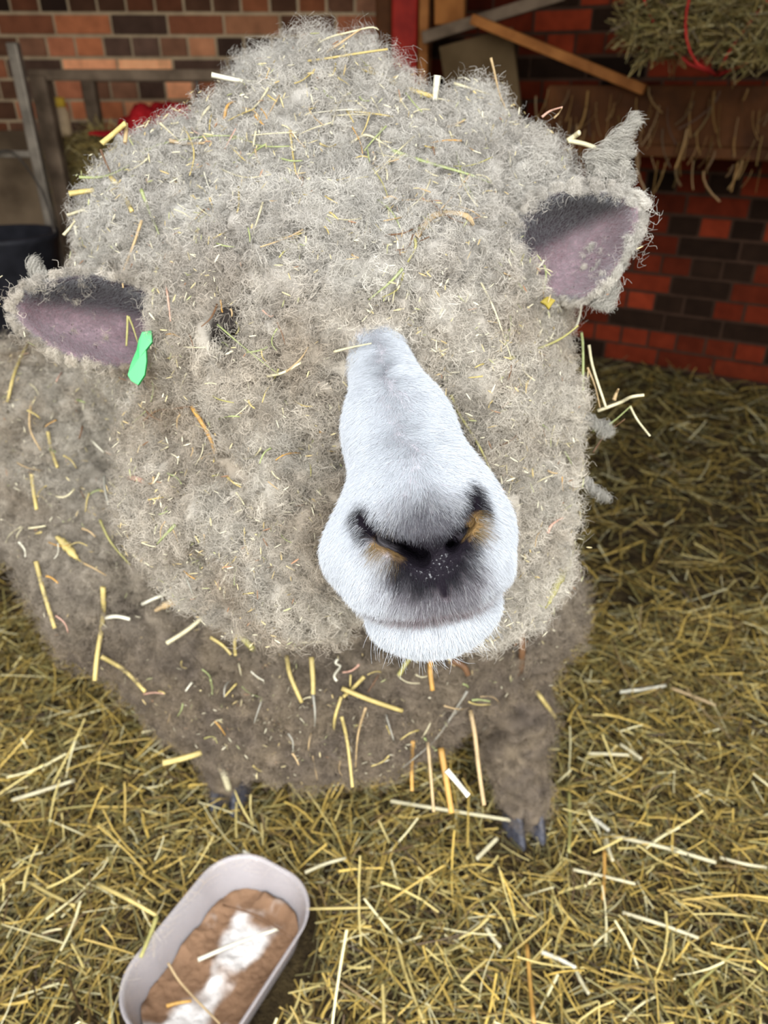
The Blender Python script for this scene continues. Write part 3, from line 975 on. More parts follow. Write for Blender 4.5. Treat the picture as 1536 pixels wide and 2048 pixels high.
M_plaster = flat_mat('old_render', (.09, .062, .038), rough=.9, noise=.35, nscale=4, col2=(.26, .19, .12), bump=.4, bscale=40)
M_darkwood = flat_mat('dark_wood', (.045, .016, .005), rough=.7, noise=.4, nscale=9, col2=(.095, .034, .010), bump=.4, bscale=50)
M_wood = flat_mat('orange_wood', (.20, .072, .018), rough=.65, noise=.3, nscale=14, col2=(.33, .13, .035), bump=.3, bscale=60)
M_greywood = flat_mat('weathered_wood', (.075, .052, .034), rough=.8, noise=.3, nscale=12, col2=(.16, .115, .078), bump=.3, bscale=60)
M_sack = flat_mat('grey_brown_board', (.075, .048, .022), rough=.85, noise=.2, nscale=6, col2=(.12, .08, .04), bump=.2)
M_red = flat_mat('red_paint', (.20, .010, .006), rough=.6, noise=.35, nscale=16, col2=(.30, .018, .010), bump=.2)
M_earth = flat_mat('trodden_litter', (.030, .020, .010), rough=.95, noise=.4, nscale=60, col2=(.075, .052, .022), bump=.8, bscale=260)
M_ceil = flat_mat('roof_boards', (.10, .06, .035), rough=.9, nscale=3)
M_yard = flat_mat('yard_concrete', (.12, .115, .10), rough=.9, nscale=4)
M_galv = flat_mat('grey_metal', (.17, .145, .115), rough=.5, metal=.35, noise=.3, nscale=18)
M_steel = flat_mat('dark_metal', (.07, .06, .05), rough=.55, metal=.3, noise=.3, nscale=18)

def box_obj(name, c, s, mat, Rm=None, parent=None, bev=.0, label=None, cat=None, kind=None, group=None, origin=None):
    Vb, Fb = boxes([c], [s], Rm)
    if origin is None and parent is None: origin = c
    o = mesh_np(name, Vb, Fb, mat, parent, origin=origin)
    if bev:
        m = o.modifiers.new('bevel', 'BEVEL'); m.width = bev; m.segments = 2
    tag(o, label, cat, group, kind)
    return o

def bed(x, y):
    p = np.stack([np.asarray(x, float), np.asarray(y, float), np.zeros(np.shape(x))], -1).reshape(-1, 3)
    h = .018 * fbm(p, 4.5, 2, 71) + .009 * fbm(p, 15, 2, 72)
    return h.reshape(np.shape(x))

TUB_C = np.array([-.218, .558]); TUB_A = norm(np.array([.48, .877])); TUB_L, TUB_W, TUB_R, TUB_H = .26, .172, .066, .075
def in_tub(x, y, m=.0):
    d = np.stack([x - TUB_C[0], y - TUB_C[1]], -1)
    u = np.abs(d @ TUB_A); v = np.abs(d @ np.array([-TUB_A[1], TUB_A[0]]))
    hu, hv = TUB_L / 2 - TUB_R, TUB_W / 2 - TUB_R
    q = np.sqrt(np.maximum(u - hu, 0) ** 2 + np.maximum(v - hv, 0) ** 2)
    return q < TUB_R + m

# floor with an uneven surface
gx = np.linspace(LX, RX, 260); gy = np.linspace(FY, 3.62, 200)
GX, GY = np.meshgrid(gx, gy, indexing='ij')
GZ = bed(GX, GY) - .012 - .03 * in_tub(GX, GY, .03)
Vf = np.stack([GX.ravel(), GY.ravel(), GZ.ravel()], 1)
ii, jj = np.meshgrid(np.arange(259), np.arange(199), indexing='ij')
i0 = (ii * 200 + jj).ravel()
Ff = np.stack([i0, i0 + 200, i0 + 201, i0 + 1], 1)
tag(mesh_np('floor', Vf, Ff, M_earth, smooth=True), kind='structure')
box_obj('ceiling', [(LX + RX) / 2, (FY + 3.6) / 2, ZC + .05], [RX - LX + .4, 3.6 - FY + .4, .1], M_ceil, kind='structure')
# front wall: openings left and right of nothing but a short return beside the doorway, and a lintel
DX0, DX1, DZ = -1.7, 1.55, 2.55
box_obj('wall_front', [(DX1 + RX) / 2, FY, ZC / 2], [RX - DX1, .2, ZC], M_plaster, kind='structure')
box_obj('wall_front_left', [(DX0 + LX) / 2, FY, ZC / 2], [DX0 - LX, .2, ZC], M_plaster, kind='structure')
box_obj('trim_1', [(DX0 + DX1) / 2, FY, (ZC + DZ) / 2], [DX1 - DX0, .2, ZC - DZ], M_darkwood, kind='structure')
box_obj('ground_outside', [0, FY - 3.1, -.06], [14, 6, .1], M_yard, kind='structure')

# render patch low on the back wall, left
_a, _t, _n, _L = wall_frame((LX, LY), (KX, KY)); _n = -_n if _n[1] > 0 else _n
Rback = np.stack([_t, _n, [0, 0, 1]])
c = _a + _t * .95 + _n * .012
box_obj('wall_back_render', [c[0], c[1], .44], [1.9, .03, .86], M_plaster, Rback, kind='structure')

# ------------------------------------------------------------------ hay and straw
M_straw = attr_mat('straw', rough=.55, spec=.35, noise=.18, nscale=300, trans=.12)
def straw_cols(n, bright=1.0, pal=None):
    pal = pal if pal is not None else np.array([[.43, .295, .070], [.30, .205, .048], [.19, .155, .050], [.44, .35, .13], [.13, .082, .025], [.60, .53, .30], [.11, .095, .036], [.065, .038, .016]])
    wts = np.array([.2, .2, .16, .13, .12, .06, .08, .05]); wts = wts / wts.sum()
    c = pal[rng.choice(len(pal), n, p=wts)] * rng.uniform(.75, 1.2, (n, 1)) * bright
    return np.clip(c, 0, .9)

def litter(n, region, l0, l1, r0, r1, zlift, tilt=.25, K=4, bend=.08, stack=.02):
    x = rng.uniform(region[0], region[1], n); y = rng.uniform(region[2], region[3], n)
    L = rng.uniform(l0, l1, n) * rng.choice([.6, 1, 1.3], n, p=[.45, .45, .10]); yaw = rng.uniform(0, 2 * PI, n); pit = rng.normal(0, tilt, n)
    d = np.stack([np.cos(yaw) * np.cos(pit), np.sin(yaw) * np.cos(pit), np.sin(pit)], 1)
    s = np.stack([-np.sin(yaw), np.cos(yaw), np.zeros(n)], 1)
    up = np.cross(d, s)
    t = np.linspace(-.5, .5, K)
    b = rng.normal(0, bend, n) * L; b2 = rng.normal(0, bend * .5, n) * L
    C = (np.stack([x, y, np.zeros(n)], 1)[:, None, :] + d[:, None, :] * (t[None, :, None] * L[:, None, None])
         + s[:, None, :] * ((t ** 2)[None, :, None] * b[:, None, None] * 2) + up[:, None, :] * ((t ** 2)[None, :, None] * b2[:, None, None] * 2))
    z = bed(x, y) + zlift + rng.random(n) ** 1.5 * stack + np.abs(np.sin(pit)) * L * .30
    C[:, :, 2] += z[:, None]
    ends_in = in_tub(C[:, :, 0], C[:, :, 1], .006).any(1)
    hoof = ((C[:, :, 0] - .225) ** 2 / .055 ** 2 + (C[:, :, 1] - .765) ** 2 / .075 ** 2 < 1).any(1) & (C[:, :, 2].max(1) > .012)
    wy = np.minimum(KY - .07 + (C[:, :, 0] - KX) * (LY - KY) / (LX - KX) * 1.0, KY - .10 + (C[:, :, 0] - KX) * (RY - KY) / (RX - KX))
    outw = (C[:, :, 1] > wy).any(1) | ((C[:, :, 0] > 2.2) | (C[:, :, 0] < -2.82)).any(1)
    C = C[~(ends_in | hoof | outw)]; m = len(C)
    r = rng.uniform(r0, r1, m)
    R = np.repeat(r[:, None], K, 1) * np.linspace(1, .75, K)[None]
    side = norm(rng.normal(size=(m, 3)) * np.array([1, 1, .4]))
    return C, R, side

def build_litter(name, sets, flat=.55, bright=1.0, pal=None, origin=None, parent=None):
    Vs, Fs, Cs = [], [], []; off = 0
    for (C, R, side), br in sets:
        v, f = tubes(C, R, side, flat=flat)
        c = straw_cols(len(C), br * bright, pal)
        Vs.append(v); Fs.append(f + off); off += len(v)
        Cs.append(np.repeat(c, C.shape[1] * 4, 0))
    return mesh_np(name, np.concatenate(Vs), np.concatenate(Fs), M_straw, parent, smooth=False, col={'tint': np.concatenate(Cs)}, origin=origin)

SD = globals().get('STRAW_DENSITY', 1.0)
sets = [
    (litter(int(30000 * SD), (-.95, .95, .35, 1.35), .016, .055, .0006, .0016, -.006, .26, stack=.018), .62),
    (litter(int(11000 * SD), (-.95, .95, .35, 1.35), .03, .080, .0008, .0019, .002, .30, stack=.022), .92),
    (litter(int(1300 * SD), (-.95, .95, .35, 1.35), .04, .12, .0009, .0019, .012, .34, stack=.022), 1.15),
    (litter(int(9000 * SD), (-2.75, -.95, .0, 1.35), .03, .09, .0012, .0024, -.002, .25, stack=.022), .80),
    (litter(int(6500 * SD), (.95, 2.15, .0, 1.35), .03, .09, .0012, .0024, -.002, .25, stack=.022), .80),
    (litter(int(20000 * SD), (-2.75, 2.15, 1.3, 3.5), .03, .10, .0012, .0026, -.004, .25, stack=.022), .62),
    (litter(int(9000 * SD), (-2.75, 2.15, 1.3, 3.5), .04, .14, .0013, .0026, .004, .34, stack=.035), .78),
]
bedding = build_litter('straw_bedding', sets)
tag(bedding, 'deep golden straw bedding strewn over the whole barn floor', 'straw', kind='stuff')

def hay_heap(name, cpts, rads, n, l0, l1, r0, r1, label, cat='hay', bright=1.0, hang=0.0, pal=None):
    cpts = np.array(cpts); rads = np.array(rads)
    k = rng.integers(0, len(cpts), n)
    u = norm(rng.normal(size=(n, 3))) * (rng.random((n, 1)) ** .28)
    c = cpts[k] + u * rads[k]
    d = norm(rng.normal(size=(n, 3)) * np.array([1, 1, .6]) + np.array([0, 0, -hang]))
    L = rng.uniform(l0, l1, n)
    t = np.linspace(-.5, .5, 5)
    s = norm(np.cross(d, rng.normal(size=(n, 3))))
    C = c[:, None, :] + d[:, None, :] * (t[None, :, None] * L[:, None, None]) + s[:, None, :] * ((t ** 2)[None, :, None] * (rng.normal(0, .5, n) * L)[:, None, None])
    R = np.repeat(rng.uniform(r0, r1, n)[:, None], 5, 1) * np.linspace(1, .7, 5)[None]
    o = build_litter(name, [((C, R, s), bright)], pal=pal, origin=cpts.mean(0))
    tag(o, label, cat, kind='stuff')
    return o

# ---- feeder against the back wall: frame of grey posts and rails holding hay
fd_ = empty('hay_feeder', (-1.0, 3.0, 0), 'weathered grey hay feeder frame standing against the back brick wall', 'feeder')
def bar(name, a, b, w, mat, parent, h=None):
    a = np.array(a, float); b = np.array(b, float)
    t = norm(b - a); up = np.array([0, 0, 1.0]) if abs(t[2]) < .9 else np.array([0, 1.0, 0])
    s = norm(np.cross(t, up)); u = np.cross(s, t)
    V_, F_ = boxes([(a + b) / 2], [[np.linalg.norm(b - a), w, h or w]], np.stack([t, s, u]))
    o = mesh_np(name, V_, F_, mat, parent, origin=None if parent else (a + b) / 2)
    m = o.modifiers.new('bevel', 'BEVEL'); m.width = min(w, h or w) * .15; m.segments = 2
    return o
def at(px, py, Y):
    d = AX_F + (px - 768) / FPX * AX_R - (py - 1024) / FPX * AX_U
    return CAM + d * (Y / d[1])
YF = 2.75
xl = at(78, 150, YF)[0]; xr = at(448, 150, YF)[0]; zt = at(200, 150, YF)[2]
bar('post', [xl, YF, 0], [xl, YF, zt], .055, M_greywood, fd_)
bar('post', [xr, YF, 0], [xr, YF, zt], .055, M_greywood, fd_)
bar('post', [xl, YF + .45, 0], [xl, YF + .45, zt], .05, M_greywood, fd_)
bar('post', [xr, YF + .45, 0], [xr, YF + .45, zt], .05, M_greywood, fd_)
bar('rail', [xl - .03, YF, zt], [xr + .03, YF, zt], .032, M_greywood, fd_)
bar('rail', [xl, YF, .28], [xr, YF, .28], .05, M_greywood, fd_)
bar('rail', [xl, YF + .45, zt], [xr, YF + .45, zt], .04, M_greywood, fd_)
bar('shelf', [(xl + xr) / 2, YF - .02, .52], [(xl + xr) / 2, YF + .47, .52], xr - xl, M_darkwood, fd_, .03)
for px in (392,):
    xx = at(px, 150, YF)[0]
    bar('upright', [xx, YF, .28], [xx, YF, zt], .010, M_steel, fd_)
# the hurdle post standing at its left
hp = at(25, 85, 2.62); hb = at(88, 378, 2.62)
hx = hp[0] * .5 + hb[0] * .5
hd = empty('metal_hurdle', (hx, 2.62, 0), 'grey metal hurdle standing in front of the hay feeder', 'hurdle')
bar('post', [hx, 2.62, 0], [hx, 2.62, hp[2]], .034, M_galv, hd)
bar('post', [hx - .85, 2.62, 0], [hx - .85, 2.62, hp[2]], .034, M_galv, hd)
for z_ in (.25, .55, .85): bar('rail', [hx - .85, 2.62, z_], [hx, 2.62, z_], .02, M_galv, hd)

pal_hay = np.array([[.34, .25, .08], [.27, .19, .06], [.22, .18, .06], [.40, .31, .12], [.16, .11, .04], [.44, .36, .17], [.15, .12, .05], [.10, .06, .03]])
zh = at(200, 245, YF + .2)[2]
hay_heap('feeder_hay', [[xl + (xr - xl) * f, YF + .22, z] for f in (.12, .3, .5, .7, .88) for z in (.70, .80)], [[.16, .20, .11]] * 10, 8000, .05, .14, .0013, .003,
         'loose golden hay heaped inside the feeder by the brick wall', pal=pal_hay)
zs = .86
# red cloth crumpled over the hay
def blob_cloth(name, ctr, size, mat, label, cat, seed, fold=.6):
    n, m = 60, 44
    u, v = np.meshgrid(np.linspace(-1, 1, n), np.linspace(-1, 1, m), indexing='ij')
    rr = np.sqrt(u * u + v * v)
    p = np.stack([u.ravel() * 2.1 + seed, v.ravel() * 2.1, np.zeros(u.size)], 1)
    h = (1 - np.clip(rr, 0, 1) ** 2).ravel() * .7 + fold * np.abs(fbm(p, 1.3, 3, seed)) * 1.6 * (1 - .5 * np.clip(rr.ravel(), 0, 1))
    edge = 1 + .25 * fbm(p, 1.0, 2, seed + 3)
    X = ctr[0] + u.ravel() * size[0] * edge; Y = ctr[1] + v.ravel() * size[1] * edge; Z = ctr[2] + h * size[2]
    i_, j_ = np.meshgrid(np.arange(n - 1), np.arange(m - 1), indexing='ij'); i0 = (i_ * m + j_).ravel()
    o = mesh_np(name, np.stack([X, Y, Z], 1), np.stack([i0, i0 + m, i0 + m + 1, i0 + 1], 1), mat, smooth=True, origin=ctr)
    s = o.modifiers.new('solid', 'SOLIDIFY'); s.thickness = .003
    return tag(o, label, cat)
M_redcloth = flat_mat('red_cloth', (.20, .006, .008), rough=.7, noise=.3, nscale=12, col2=(.42, .015, .018))
a_ = at(325, 248, YF + .16)
blob_cloth('red_cloth', [a_[0], YF + .2, a_[2] - .03], [.185, .13, .085], M_redcloth, 'crumpled red cloth lying on the hay in the feeder', 'cloth', 4)
# lathe helper
def lathe(name, prof, mat, parent=None, loc=(0, 0, 0), n=28, label=None, cat=None):
    prof = np.array(prof, float); a = np.linspace(0, 2 * PI, n, endpoint=False)
    V_ = np.stack([prof[:, 0][:, None] * np.cos(a), prof[:, 0][:, None] * np.sin(a), np.repeat(prof[:, 1][:, None], n, 1)], -1).reshape(-1, 3) + np.array(loc)
    k = len(prof); i_, j_ = np.meshgrid(np.arange(k - 1), np.arange(n), indexing='ij')
    F_ = np.stack([i_ * n + j_, i_ * n + (j_ + 1) % n, (i_ + 1) * n + (j_ + 1) % n, (i_ + 1) * n + j_], -1).reshape(-1, 4)
    o = mesh_np(name, V_, F_, mat, parent, smooth=True, origin=None if parent else loc)
    return tag(o, label, cat)
M_plw = flat_mat('cream_plastic', (.45, .33, .20), rough=.5, noise=.15)
M_ply = flat_mat('yellow_plastic', (.55, .36, .04), rough=.45, noise=.1)
M_plwh = flat_mat('white_plastic', (.55, .52, .48), rough=.45, noise=.08)
b_ = at(124, 262, YF + .12)
bt = empty('bottle', (b_[0], YF + .12, b_[2] - .015), 'cream plastic bottle with a yellow cap standing in the feeder hay', 'bottle')
lathe('bottle_body', [[0, 0], [.030, 0], [.034, .01], [.034, .07], [.028, .085], [.018, .092], [0, .093]], M_plw, bt, (b_[0], YF + .12, b_[2] - .015))
lathe('cap', [[.026, .088], [.028, .090], [.028, .112], [.024, .117], [0, .118]], M_ply, bt, (b_[0], YF + .12, b_[2] - .015))
c_ = at(95, 262, YF + .1)
bt2 = empty('jar', (c_[0], YF + .1, c_[2] - .015), 'small white plastic jar beside the yellow-capped bottle', 'jar')
lathe('jar_body', [[0, 0], [.022, 0], [.024, .006], [.024, .035], [.020, .042], [0, .042]], M_plwh, bt2, (c_[0], YF + .1, c_[2] - .015))
lathe('lid', [[.022, .040], [.023, .042], [.023, .053], [0, .054]], M_plwh, bt2, (c_[0], YF + .1, c_[2] - .015))
d_ = at(365, 255, YF + .05)
tag(lathe('ball', [[.001, 0], [.012, .004], [.021, .013], [.024, .025], [.021, .037], [.012, .046], [.001, .050]], M_plwh, None, (d_[0], YF + .03, d_[2] - .01)), 'small white ball lying in front of the red cloth', 'ball')

# black bucket on the floor at the far left
e_ = at(22, 520, 2.45); bz = .315
bk = empty('bucket', (e_[0], 2.45, bz), 'black rubber bucket hanging from the metal hurdle', 'bucket')
M_black = flat_mat('black_rubber', (.018, .018, .022), rough=.5, noise=.3)
lathe('bucket_body', [[0, .01], [.11, .01], [.12, .02], [.155, .30], [.162, .31], [.162, .325], [.150, .325], [.112, .035], [0, .03]], M_black, bk, (e_[0], 2.45, bz))
hh = curve_pts([[e_[0] - .16, 2.45, bz + .31], [e_[0] - .12, 2.51, bz + .44], [e_[0], 2.59, bz + .548], [e_[0] + .12, 2.51, bz + .44], [e_[0] + .16, 2.45, bz + .31]], 20)
v_, f_ = tubes(hh[None], np.full((1, 20), .004), np.array([[0, 0, 1.0]]), nsec=4)
mesh_np('handle', v_, f_, M_steel, bk, smooth=True)

# ---- posts and boards in the corner
def post_at(pxl, pxr, Y, ztop, mat, name, label, cat, thick=.08):
    a = at(pxl, 100, Y); b = at(pxr, 100, Y)
    return box_obj(name, [(a[0] + b[0]) / 2, Y, ztop / 2], [b[0] - a[0], thick, ztop], mat, bev=.008, label=label, cat=cat)
post_at(752, 862, 3.34, ZC, M_darkwood, 'corner_post', 'dark wooden post rising behind the red board in the corner', 'post', .12)
post_at(783, 834, 3.24, ZC, M_red, 'red_board', 'upright red-painted board on the corner post above the sheep', 'board', .03)
post_at(836, 856, 3.25, 2.2, M_wood, 'edge_batten', 'thin upright orange batten right beside the red board', 'batten', .03)
def plank(name, a, b, w, th, mat, label, cat, face=None):
    a = np.array(a); b = np.array(b); t = norm(b - a)
    nrm_ = np.array([-.48, -.877, 0.0]) if face is None else face
    u = norm(np.cross(nrm_, t)); nn_ = np.cross(t, u)
    V_, F_ = boxes([(a + b) / 2], [[np.linalg.norm(b - a), w, th]], np.stack([t, u, nn_]))
    o = mesh_np(name, V_, F_, mat, origin=(a + b) / 2)
    m = o.modifiers.new('bevel', 'BEVEL'); m.width = .004; m.segments = 2
    return tag(o, label, cat)
plank('brace', at(945, 38, 2.93), at(1290, 180, 2.66), .030, .035, M_wood, 'slanting orange wooden brace above the manger beam', 'brace')
plank('short_board', at(900, -60, 3.20), at(900, 48, 3.20), .115, .025, M_wood, 'short orange board end beside the corner post', 'board')
plank('grey_plank', at(846, 76, 3.12), at(1130, -12, 2.96), .038, .03, M_greywood, 'grey weathered plank crossing behind the orange brace', 'plank')
plank('leaning_panel', at(950, 74, 3.02), at(985, 330, 3.02), .27, .02, M_sack, 'grey-brown board leaning in the corner below the slanting brace', 'board')

# ---- manger along the right wall with a hay net above
wr_a, wr_t, wr_n, wr_L = wall_frame((KX, KY), (RX, RY))
if wr_n[1] > 0: wr_n = -wr_n
mg_o = wr_a + wr_t * .9 + wr_n * .42
mg = empty('manger', (mg_o[0], mg_o[1], 0), 'dark brown wooden manger running along the right brick wall', 'manger')
Rr = np.stack([wr_t, wr_n, [0, 0, 1]])
def wbox(name, s0, s1, off, zc, hz, th, mat, parent, **k):
    c = wr_a + wr_t * (s0 + s1) / 2 + wr_n * off
    V_, F_ = boxes([[c[0], c[1], zc]], [[s1 - s0, th, hz]], Rr)
    o = mesh_np(name, V_, F_, mat, parent, origin=None if parent else [c[0], c[1], zc])
    m = o.modifiers.new('bevel', 'BEVEL'); m.width = .006; m.segments = 2
    return tag(o, **k) if k else o
wbox('front_board', .68, 2.40, .44, .955, .17, .04, M_darkwood, mg)
wbox('lower_lip', .68, 2.40, .455, .855, .035, .05, M_darkwood, mg)
wbox('bottom_board', .68, 2.40, .24, .85, .03, .42, M_darkwood, mg)
wbox('post', .68, .76, .44, .42, .84, .06, M_darkwood, mg)
wbox('post', 2.30, 2.38, .44, .42, .84, .06, M_darkwood, mg)
# wisps of hay hanging over the board
nn_ = 260
sp = rng.uniform(.6, 2.35, nn_); base = wr_a + wr_t * sp[:, None] + wr_n * (.475 + .02 * rng.random((nn_, 1)))
z0_ = rng.uniform(.80, 1.04, nn_)
Lh = rng.uniform(.03, .12, nn_)
t = np.linspace(0, 1, 5)
sd = rng.normal(0, .3, (nn_, 3)) * np.array([1, 1, .1]); sd[:, :] = sd - np.minimum(sd @ wr_n, 0)[:, None] * wr_n
C = np.stack([base[:, 0], base[:, 1], z0_], 1)[:, None, :] + Lh[:, None, None] * (t[None, :, None] * np.array([0, 0, -1.0]) + (t ** 2)[None, :, None] * sd[:, None, :])
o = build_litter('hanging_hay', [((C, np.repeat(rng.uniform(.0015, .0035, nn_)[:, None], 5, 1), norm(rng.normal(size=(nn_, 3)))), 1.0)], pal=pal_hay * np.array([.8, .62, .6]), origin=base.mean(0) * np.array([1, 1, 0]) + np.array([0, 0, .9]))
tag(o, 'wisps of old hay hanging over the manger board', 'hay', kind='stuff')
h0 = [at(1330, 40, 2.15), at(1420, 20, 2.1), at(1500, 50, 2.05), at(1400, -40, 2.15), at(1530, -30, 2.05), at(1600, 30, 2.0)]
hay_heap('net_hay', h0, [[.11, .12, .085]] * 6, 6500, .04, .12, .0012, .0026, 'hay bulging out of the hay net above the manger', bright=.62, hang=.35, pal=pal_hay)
# net: red cord loops hung from the ceiling
nt_ = empty('hay_net', (h0[1][0], h0[1][1], 1.45), 'red cord hay net hanging above the manger, filled with hay', 'net')
M_cord = flat_mat('red_cord', (.40, .03, .025), rough=.6)
cn = np.mean(h0, 0)
for k in range(7):
    ph = k / 7 * 2 * PI
    pts_ = []
    for tt in np.linspace(0, 1, 26):
        rr = .25 * math.sin(tt * PI) ** .6
        pts_.append([cn[0] + rr * math.cos(ph + tt * 1.6), cn[1] + rr * .7 * math.sin(ph + tt * 1.6), cn[2] - .14 + tt * .62])
    v_, f_ = tubes(np.array(pts_)[None], np.full((1, 26), .0032), np.array([[0, 0, 1.0]]), nsec=4)
    mesh_np('cord', v_, f_, M_cord, nt_, smooth=True)
pts_ = curve_pts([[cn[0], cn[1], cn[2] + .46], [cn[0] + .01, cn[1], 2.1], [cn[0], cn[1] + .01, ZC]], 12)
v_, f_ = tubes(pts_[None], np.full((1, 12), .004), np.array([[1.0, 0, 0]]), nsec=4)
mesh_np('rope', v_, f_, M_cord, nt_, smooth=True)
# ------------------------------------------------------------------ feed tub in the straw
def rr_outline(L, Wd, r, n=14):
    pts = []
    for cx, cy, a0 in ((L / 2 - r, Wd / 2 - r, 0), (-L / 2 + r, Wd / 2 - r, 90), (-L / 2 + r, -Wd / 2 + r, 180), (L / 2 - r, -Wd / 2 + r, 270)):
        for k in range(n):
            a = math.radians(a0 + 90 * k / (n - 1)); pts.append([cx + r * math.cos(a), cy + r * math.sin(a)])
    return np.array(pts)
TZ = float(bed(TUB_C[0], TUB_C[1])) - .004
TUBX = np.array([TUB_A[0], TUB_A[1], 0.0]); TUBY = np.array([-TUB_A[1], TUB_A[0], 0.0])
TUBO = np.array([TUB_C[0], TUB_C[1], TZ])
def tubpt(x, y, z): return TUBO + TUBX * x + TUBY * y + np.array([0, 0, 1.0]) * z
def ring(inset, z, wob=0.0):
    o = rr_outline(TUB_L - 2 * inset, TUB_W - 2 * inset, TUB_R - inset * .8)
    return TUBO[None] + o[:, :1] * TUBX + o[:, 1:] * TUBY + np.array([0, 0, z])
M_tub, nt_t, bs_t = new_mat('clear_plastic')
bs_t.inputs['Base Color'].default_value = (.62, .57, .57, 1)
bs_t.inputs['Roughness'].default_value = .16
bs_t.inputs['IOR'].default_value = 1.45
bs_t.inputs['Transmission Weight'].default_value = .35
_tr = N(nt_t, 'ShaderNodeBsdfTransparent'); _tr.inputs[0].default_value = (.92, .90, .90, 1)
_mx = N(nt_t, 'ShaderNodeMixShader', inp={0: .58})
nt_t.links.new(bs_t.outputs[0], _mx.inputs[1]); nt_t.links.new(_tr.outputs[0], _mx.inputs[2]); nt_t.links.new(_mx.outputs[0], nt_t.nodes['Material Output'].inputs[0])
prof = [(.024, .0), (.019, .003), (.016, .012), (.004, TUB_H - .010), (.003, TUB_H - .004), (-.0005, TUB_H - .003), (-.001, TUB_H - .001), (.0005, TUB_H), (.0035, TUB_H - .0015), (.0055, TUB_H - .006), (.0175, .013), (.021, .0045), (.026, .002)]
rings = [ring(i, z) for i, z in prof]
nr = len(rings[0]); V_ = np.concatenate(rings + [TUBO[None] + [[0, 0, .0]], TUBO[None] + [[0, 0, .002]]])
F_ = []
for k in range(len(prof) - 1):
    for j in range(nr): F_.append([k * nr + j, k * nr + (j + 1) % nr, (k + 1) * nr + (j + 1) % nr, (k + 1) * nr + j])
cb = len(prof) * nr
for j in range(nr):
    F_.append([cb, (j + 1) % nr, j]); F_.append([cb + 1, (len(prof) - 1) * nr + j, (len(prof) - 1) * nr + (j + 1) % nr])
tub = empty('feed_tub', TUBO, 'clear plastic oblong tub lying in the straw at the bottom of the picture', 'tub')
mesh_np('tub_body', V_, F_, M_tub, tub, smooth=True)
# caked mineral powder in it
n, m = 150, 96
u, v = np.meshgrid(np.linspace(-1, 1, n), np.linspace(-1, 1, m), indexing='ij')
Lx, Ly = TUB_L / 2 - .0175, TUB_W / 2 - .0175
xx = u * Lx; yy = v * Ly
hu, hv, rr_ = TUB_L / 2 - TUB_R, TUB_W / 2 - TUB_R, TUB_R - .018
ex = np.maximum(np.abs(xx) - hu, 0); ey = np.maximum(np.abs(yy) - hv, 0); e = np.sqrt(ex ** 2 + ey ** 2)
sc = np.where(e > rr_, rr_ / np.maximum(e, 1e-6), 1)
xx = np.sign(xx) * np.where(np.abs(xx) > hu, hu + ex * sc, np.abs(xx)); yy = np.sign(yy) * np.where(np.abs(yy) > hv, hv + ey * sc, np.abs(yy))
pp = np.stack([xx.ravel(), yy.ravel(), np.zeros(xx.size)], 1)
edge = sstep(.5, 1.0, np.minimum(e, rr_).ravel() / rr_)
h = .010 + .010 * np.clip(fbm(pp, 22, 3, 91) + .1, 0, 1) + .014 * edge * np.clip(fbm(pp, 30, 2, 92) + .5, 0, 1) + .0012 * fbm(pp, 160, 2, 95)
Vp = TUBO[None] + xx.ravel()[:, None] * TUBX + yy.ravel()[:, None] * TUBY + np.stack([0 * h, 0 * h, h + .002], 1)
# pale where the white lick shows, brown where it is caked
wh = sstep(-.22, .30, fbm(pp + [.02, 0, 0], 17, 3, 93) + .30 * sstep(-.02, -.09, pp[:, 0]) + .22 * np.exp(-((pp[:, 0] - .035) ** 2 + (pp[:, 1] + .01) ** 2) / .03 ** 2) - .25 * sstep(.02, .05, np.abs(pp[:, 1])))
n3 = fbm(pp, 70, 3, 94)
colp = lerp([.17, .095, .052], [.56, .53, .50], np.clip(wh + .25 * n3 * (wh > .05), 0, 1)) * (1 + .15 * n3[:, None])
i_, j_ = np.meshgrid(np.arange(n - 1), np.arange(m - 1), indexing='ij'); i0 = (i_ * m + j_).ravel()
M_powder = attr_mat('mineral_powder', rough=.8, spec=.2, noise=.1, nscale=120, bump=.3, bscale=300)
o = mesh_np('mineral_powder', Vp, np.stack([i0, i0 + m, i0 + m + 1, i0 + 1], 1), M_powder, smooth=True, col={'tint': colp}, origin=TUBO + [0, 0, .01])
tag(o, 'caked brown and white mineral powder inside the clear tub', 'feed', kind='stuff')
